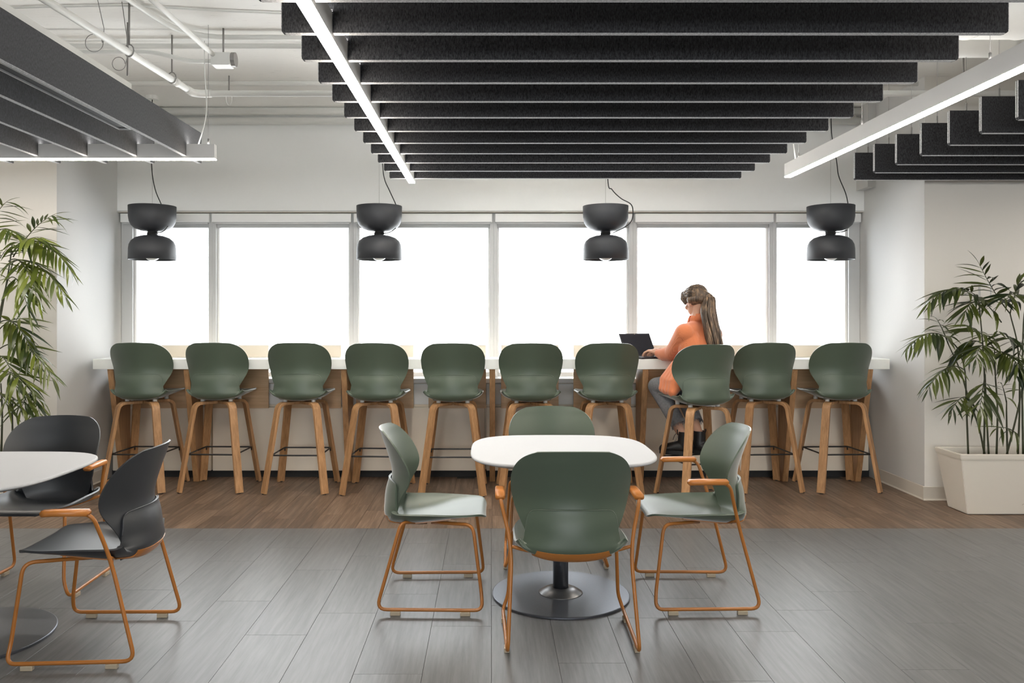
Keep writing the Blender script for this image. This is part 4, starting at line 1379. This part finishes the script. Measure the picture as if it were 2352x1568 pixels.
# frayed hems
rg = random.Random(3)
for hp, kp in ((hemL, kneeL), (hemR, kneeR)):
    d_ = (hp - kp).normalized()
    e1 = d_.orthogonal().normalized()
    e2 = d_.cross(e1)
    c_ = hp + d_ * 0.017 - base_p
    parts = []
    for k in range(90):
        an = k * 2 * math.pi / 90
        p = c_ + (e1 * math.cos(an) + e2 * math.sin(an)) * 0.059
        q_ = p + d_ * rg.uniform(0.006, 0.022) + (e1 * rg.uniform(-1, 1) + e2 * rg.uniform(-1, 1)) * 0.006
        parts.append(sweep([p, (p + q_) / 2, q_], circ(0.0014, 4)))
    tag(obj('frayed_hem', mesh_from('frayed_hem', *merge_md(parts), M['denim']), jo), kind='stuff')
# boots
def boot(ank, toe_dir, name='boot'):
    td = V3(toe_dir).normalized()
    sole_z = 0.309
    sd_ = td.cross(up)
    bt = []
    bt += chain([ank + up * 0.045 - td * 0.002, ank - up * 0.04, V3((ank.x, ank.y, sole_z + 0.075)) - td * 0.004], [0.047, 0.049, 0.050])
    g = V3((ank.x, ank.y, sole_z + 0.058))
    bt += chain([g - td * 0.030, g + td * 0.05 + up * 0.0, g + td * 0.115 - up * 0.012, g + td * 0.160 - up * 0.018], [0.046, 0.047, 0.043, 0.036])
    o = blob(name, rl(bt), 0.0045, M['boot'], person, 4)
    bm = bmesh.new()
    bm.from_mesh(o.data)
    bmesh.ops.delete(bm, geom=[v for v in bm.verts if v.co.z > ank.z + 0.048 - base_p.z], context='VERTS')
    bm.to_mesh(o.data)
    bm.free()
    sl_ = o.modifiers.new('leather', 'SOLIDIFY')
    sl_.thickness = 0.004
    # tongue and heel tab stand above the shaft
    tt = V3((ank.x, ank.y, ank.z)) - base_p
    vv, ff = sweep([tt + td * 0.046 + up * 0.02, tt + td * 0.050 + up * 0.062], rrect(0.005, 0.020, 0.003), side=td)
    obj('tongue', mesh_from('tongue', vv, ff, M['boot']), o)
    vv, ff = sweep([tt - td * 0.046 + up * 0.03, tt - td * 0.055 + up * 0.055, tt - td * 0.050 + up * 0.066], rrect(0.0025, 0.010, 0.001), side=td)
    obj('heel_tab', mesh_from('heel_tab', vv, ff, M['boot']), o)
    # thick sole
    pr = []
    k = 30
    out = []
    for i in range(k):
        an = 2 * math.pi * i / k
        x_, y_ = math.cos(an), math.sin(an)
        L_ = 0.130 if x_ > 0 else 0.125
        wd = 0.047 - 0.006 * (x_ < -0.2)
        out.append(V3((ank.x, ank.y, 0)) + td * (0.062 + L_ * math.copysign(abs(x_) ** 0.75, x_)) + sd_ * wd * math.copysign(abs(y_) ** 0.8, y_))
    V = [V3((p.x, p.y, sole_z)) - base_p for p in out] + [V3((p.x, p.y, sole_z + 0.034)) - base_p for p in out]
    Fc = [tuple(range(k))[::-1], tuple(range(k, 2 * k))] + [(i, (i + 1) % k, k + (i + 1) % k, k + i) for i in range(k)]
    bm = bm_from(V, Fc)
    bmesh.ops.bevel(bm, geom=[e for e in bm.edges if e.calc_face_angle(0) > 1.2], offset=0.004, segments=2, affect='EDGES')
    obj('sole', bm_mesh('sole', bm, M['black']), o)
    # laces
    parts = []
    for r_ in range(7):
        z_ = sole_z + 0.085 + r_ * 0.016
        f_ = 0.052 + max(0, (3 - r_)) * 0.010
        for s in (-1, 1):
            p = V3((ank.x, ank.y, z_)) + td * (f_ - 0.004) + sd_ * s * 0.015 - base_p
            q_ = V3((ank.x, ank.y, z_ + 0.012)) + td * (f_ - 0.004) - sd_ * s * 0.015 - base_p
            parts.append(sweep([p, (p + q_) / 2 + td * 0.004, q_], circ(0.0022, 6)))
    tag(obj('lace', mesh_from('lace', *merge_md(parts), M['lace']), o), 'pale criss-cross lacing and eyelets')
    p = V3((ank.x, ank.y, ank.z + 0.04)) + td * 0.05 - base_p
    tube('lace_end', [p, p + td * 0.025 - up * 0.03 + sd_ * 0.01, p + td * 0.035 - up * 0.065], 0.002, M['boot'], o, 6)
    return o
boot(ankL, (-0.90, 0.25, 0))
boot(ankR, (-0.75, 0.66, 0))
# hair
hp_ = []
hp_ += [ell(Hd(0, -0.022, 0.036), (0.087, 0.098, 0.094), hm), ell(Hd(0, 0.030, 0.070), (0.074, 0.072, 0.058), hm)]
tie = Hd(0.012, -0.118, -0.005)
hp_ += chain([Hd(0, -0.07, 0.02), tie], [0.075, 0.034])
hp_ += chain([Hd(-0.07, -0.02, 0.005), Hd(-0.035, -0.09, -0.015)], [0.032, 0.036]) + chain([Hd(0.07, -0.02, 0.005), Hd(0.035, -0.09, -0.015)], [0.032, 0.036])
for s in (-1, 1):
    hp_ += chain([Hd(s * 0.040, 0.060, 0.085), Hd(s * 0.066, 0.058, 0.048), Hd(s * 0.075, 0.046, 0.000)], [0.030, 0.024, 0.010])
    hp_ += chain([Hd(s * 0.020, 0.078, 0.085), Hd(s * 0.032, 0.094, 0.055), Hd(s * 0.046, 0.088, 0.030)], [0.022, 0.014, 0.006])
ho = blob('hair', rl(hp_), 0.0045, M['hair'], person, 3)
# strands over the cap, swept to the tie
rg = random.Random(5)
parts = []
for k in range(60):
    an = rg.uniform(-1.45, 1.45)
    s0 = rg.uniform(0.0, 0.55)
    top = V3((math.sin(an) * 0.089, 0.055 - s0 * 0.13, 0.036 + math.cos(an) * 0.096))
    cen = V3((0, -0.022, 0.036))
    pts = []
    for i in range(7):
        u = i / 6
        q_ = top.lerp(V3((0.012, -0.118, 0.0)), u)
        d_ = q_ - cen
        e_ = math.sqrt((d_.x / 0.089) ** 2 + (d_.y / 0.100) ** 2 + (d_.z / 0.096) ** 2)
        if e_ < 1.0 and i < 6:
            q_ = cen + d_ / max(e_, 0.3)
        pts.append(Hd(*q_) - base_p)
    parts.append(sweep(pts, circ(0.0034, 5), scales=[0.5, 0.9, 1, 1, 1, 1, 0.7]))
tag(obj('strand', mesh_from('strand', *merge_md(parts), M['hair'], True), ho), kind='stuff')
tube('hair_tie', [tie - base_p + (hup * math.cos(k * math.pi / 6) + hr * math.sin(k * math.pi / 6)) * 0.026 for k in range(12)], 0.006, M['boot'], ho, 8, True)
# ponytail: wavy locks down the back
pc = [tie, tie - hf * 0.022 - up * 0.02, at(1627, 712, tie.y - 0.045), at(1633, 745, tie.y - 0.085), at(1641, 780, tie.y - 0.12), at(1648, 806, tie.y - 0.12), at(1652, 818, tie.y - 0.11)]
pcs = smooth_path(pc, 16)
po = blob('ponytail', rl(chain(pcs, [0.022, 0.028, 0.034, 0.038, 0.041, 0.043, 0.045, 0.046, 0.046, 0.045, 0.043, 0.040, 0.036, 0.030, 0.022, 0.012])), 0.005, M['hair'], person, 3)
parts = []
for k in range(46):
    an = rg.uniform(0, 2 * math.pi)
    ph, am = rg.uniform(0, 6), rg.uniform(0.003, 0.008)
    pts, sc_ = [], []
    for i, p in enumerate(smooth_path(pc, 20)):
        u = i / 19
        rr = 0.020 + 0.036 * math.sin(math.pi * min(1, u * 0.95 + 0.03)) ** 0.8
        off = (V3((1, 0, 0)) * math.cos(an) + V3((0, -1, 0)) * math.sin(an)) * rr
        wv_ = V3((math.sin(u * 14 + ph), 0.5 * math.cos(u * 13 + ph), 0)) * am * u * 1.4
        pts.append(p + off + wv_ - base_p - up * (0.02 * u * math.sin(ph)))
        sc_.append(0.5 + 0.9 * math.sin(math.pi * min(1, 0.1 + u * 0.85)))
    parts.append(sweep(pts, circ(0.0055, 5), scales=sc_))
tag(obj('lock', mesh_from('lock', *merge_md(parts), M['hair'], True), po), kind='stuff')
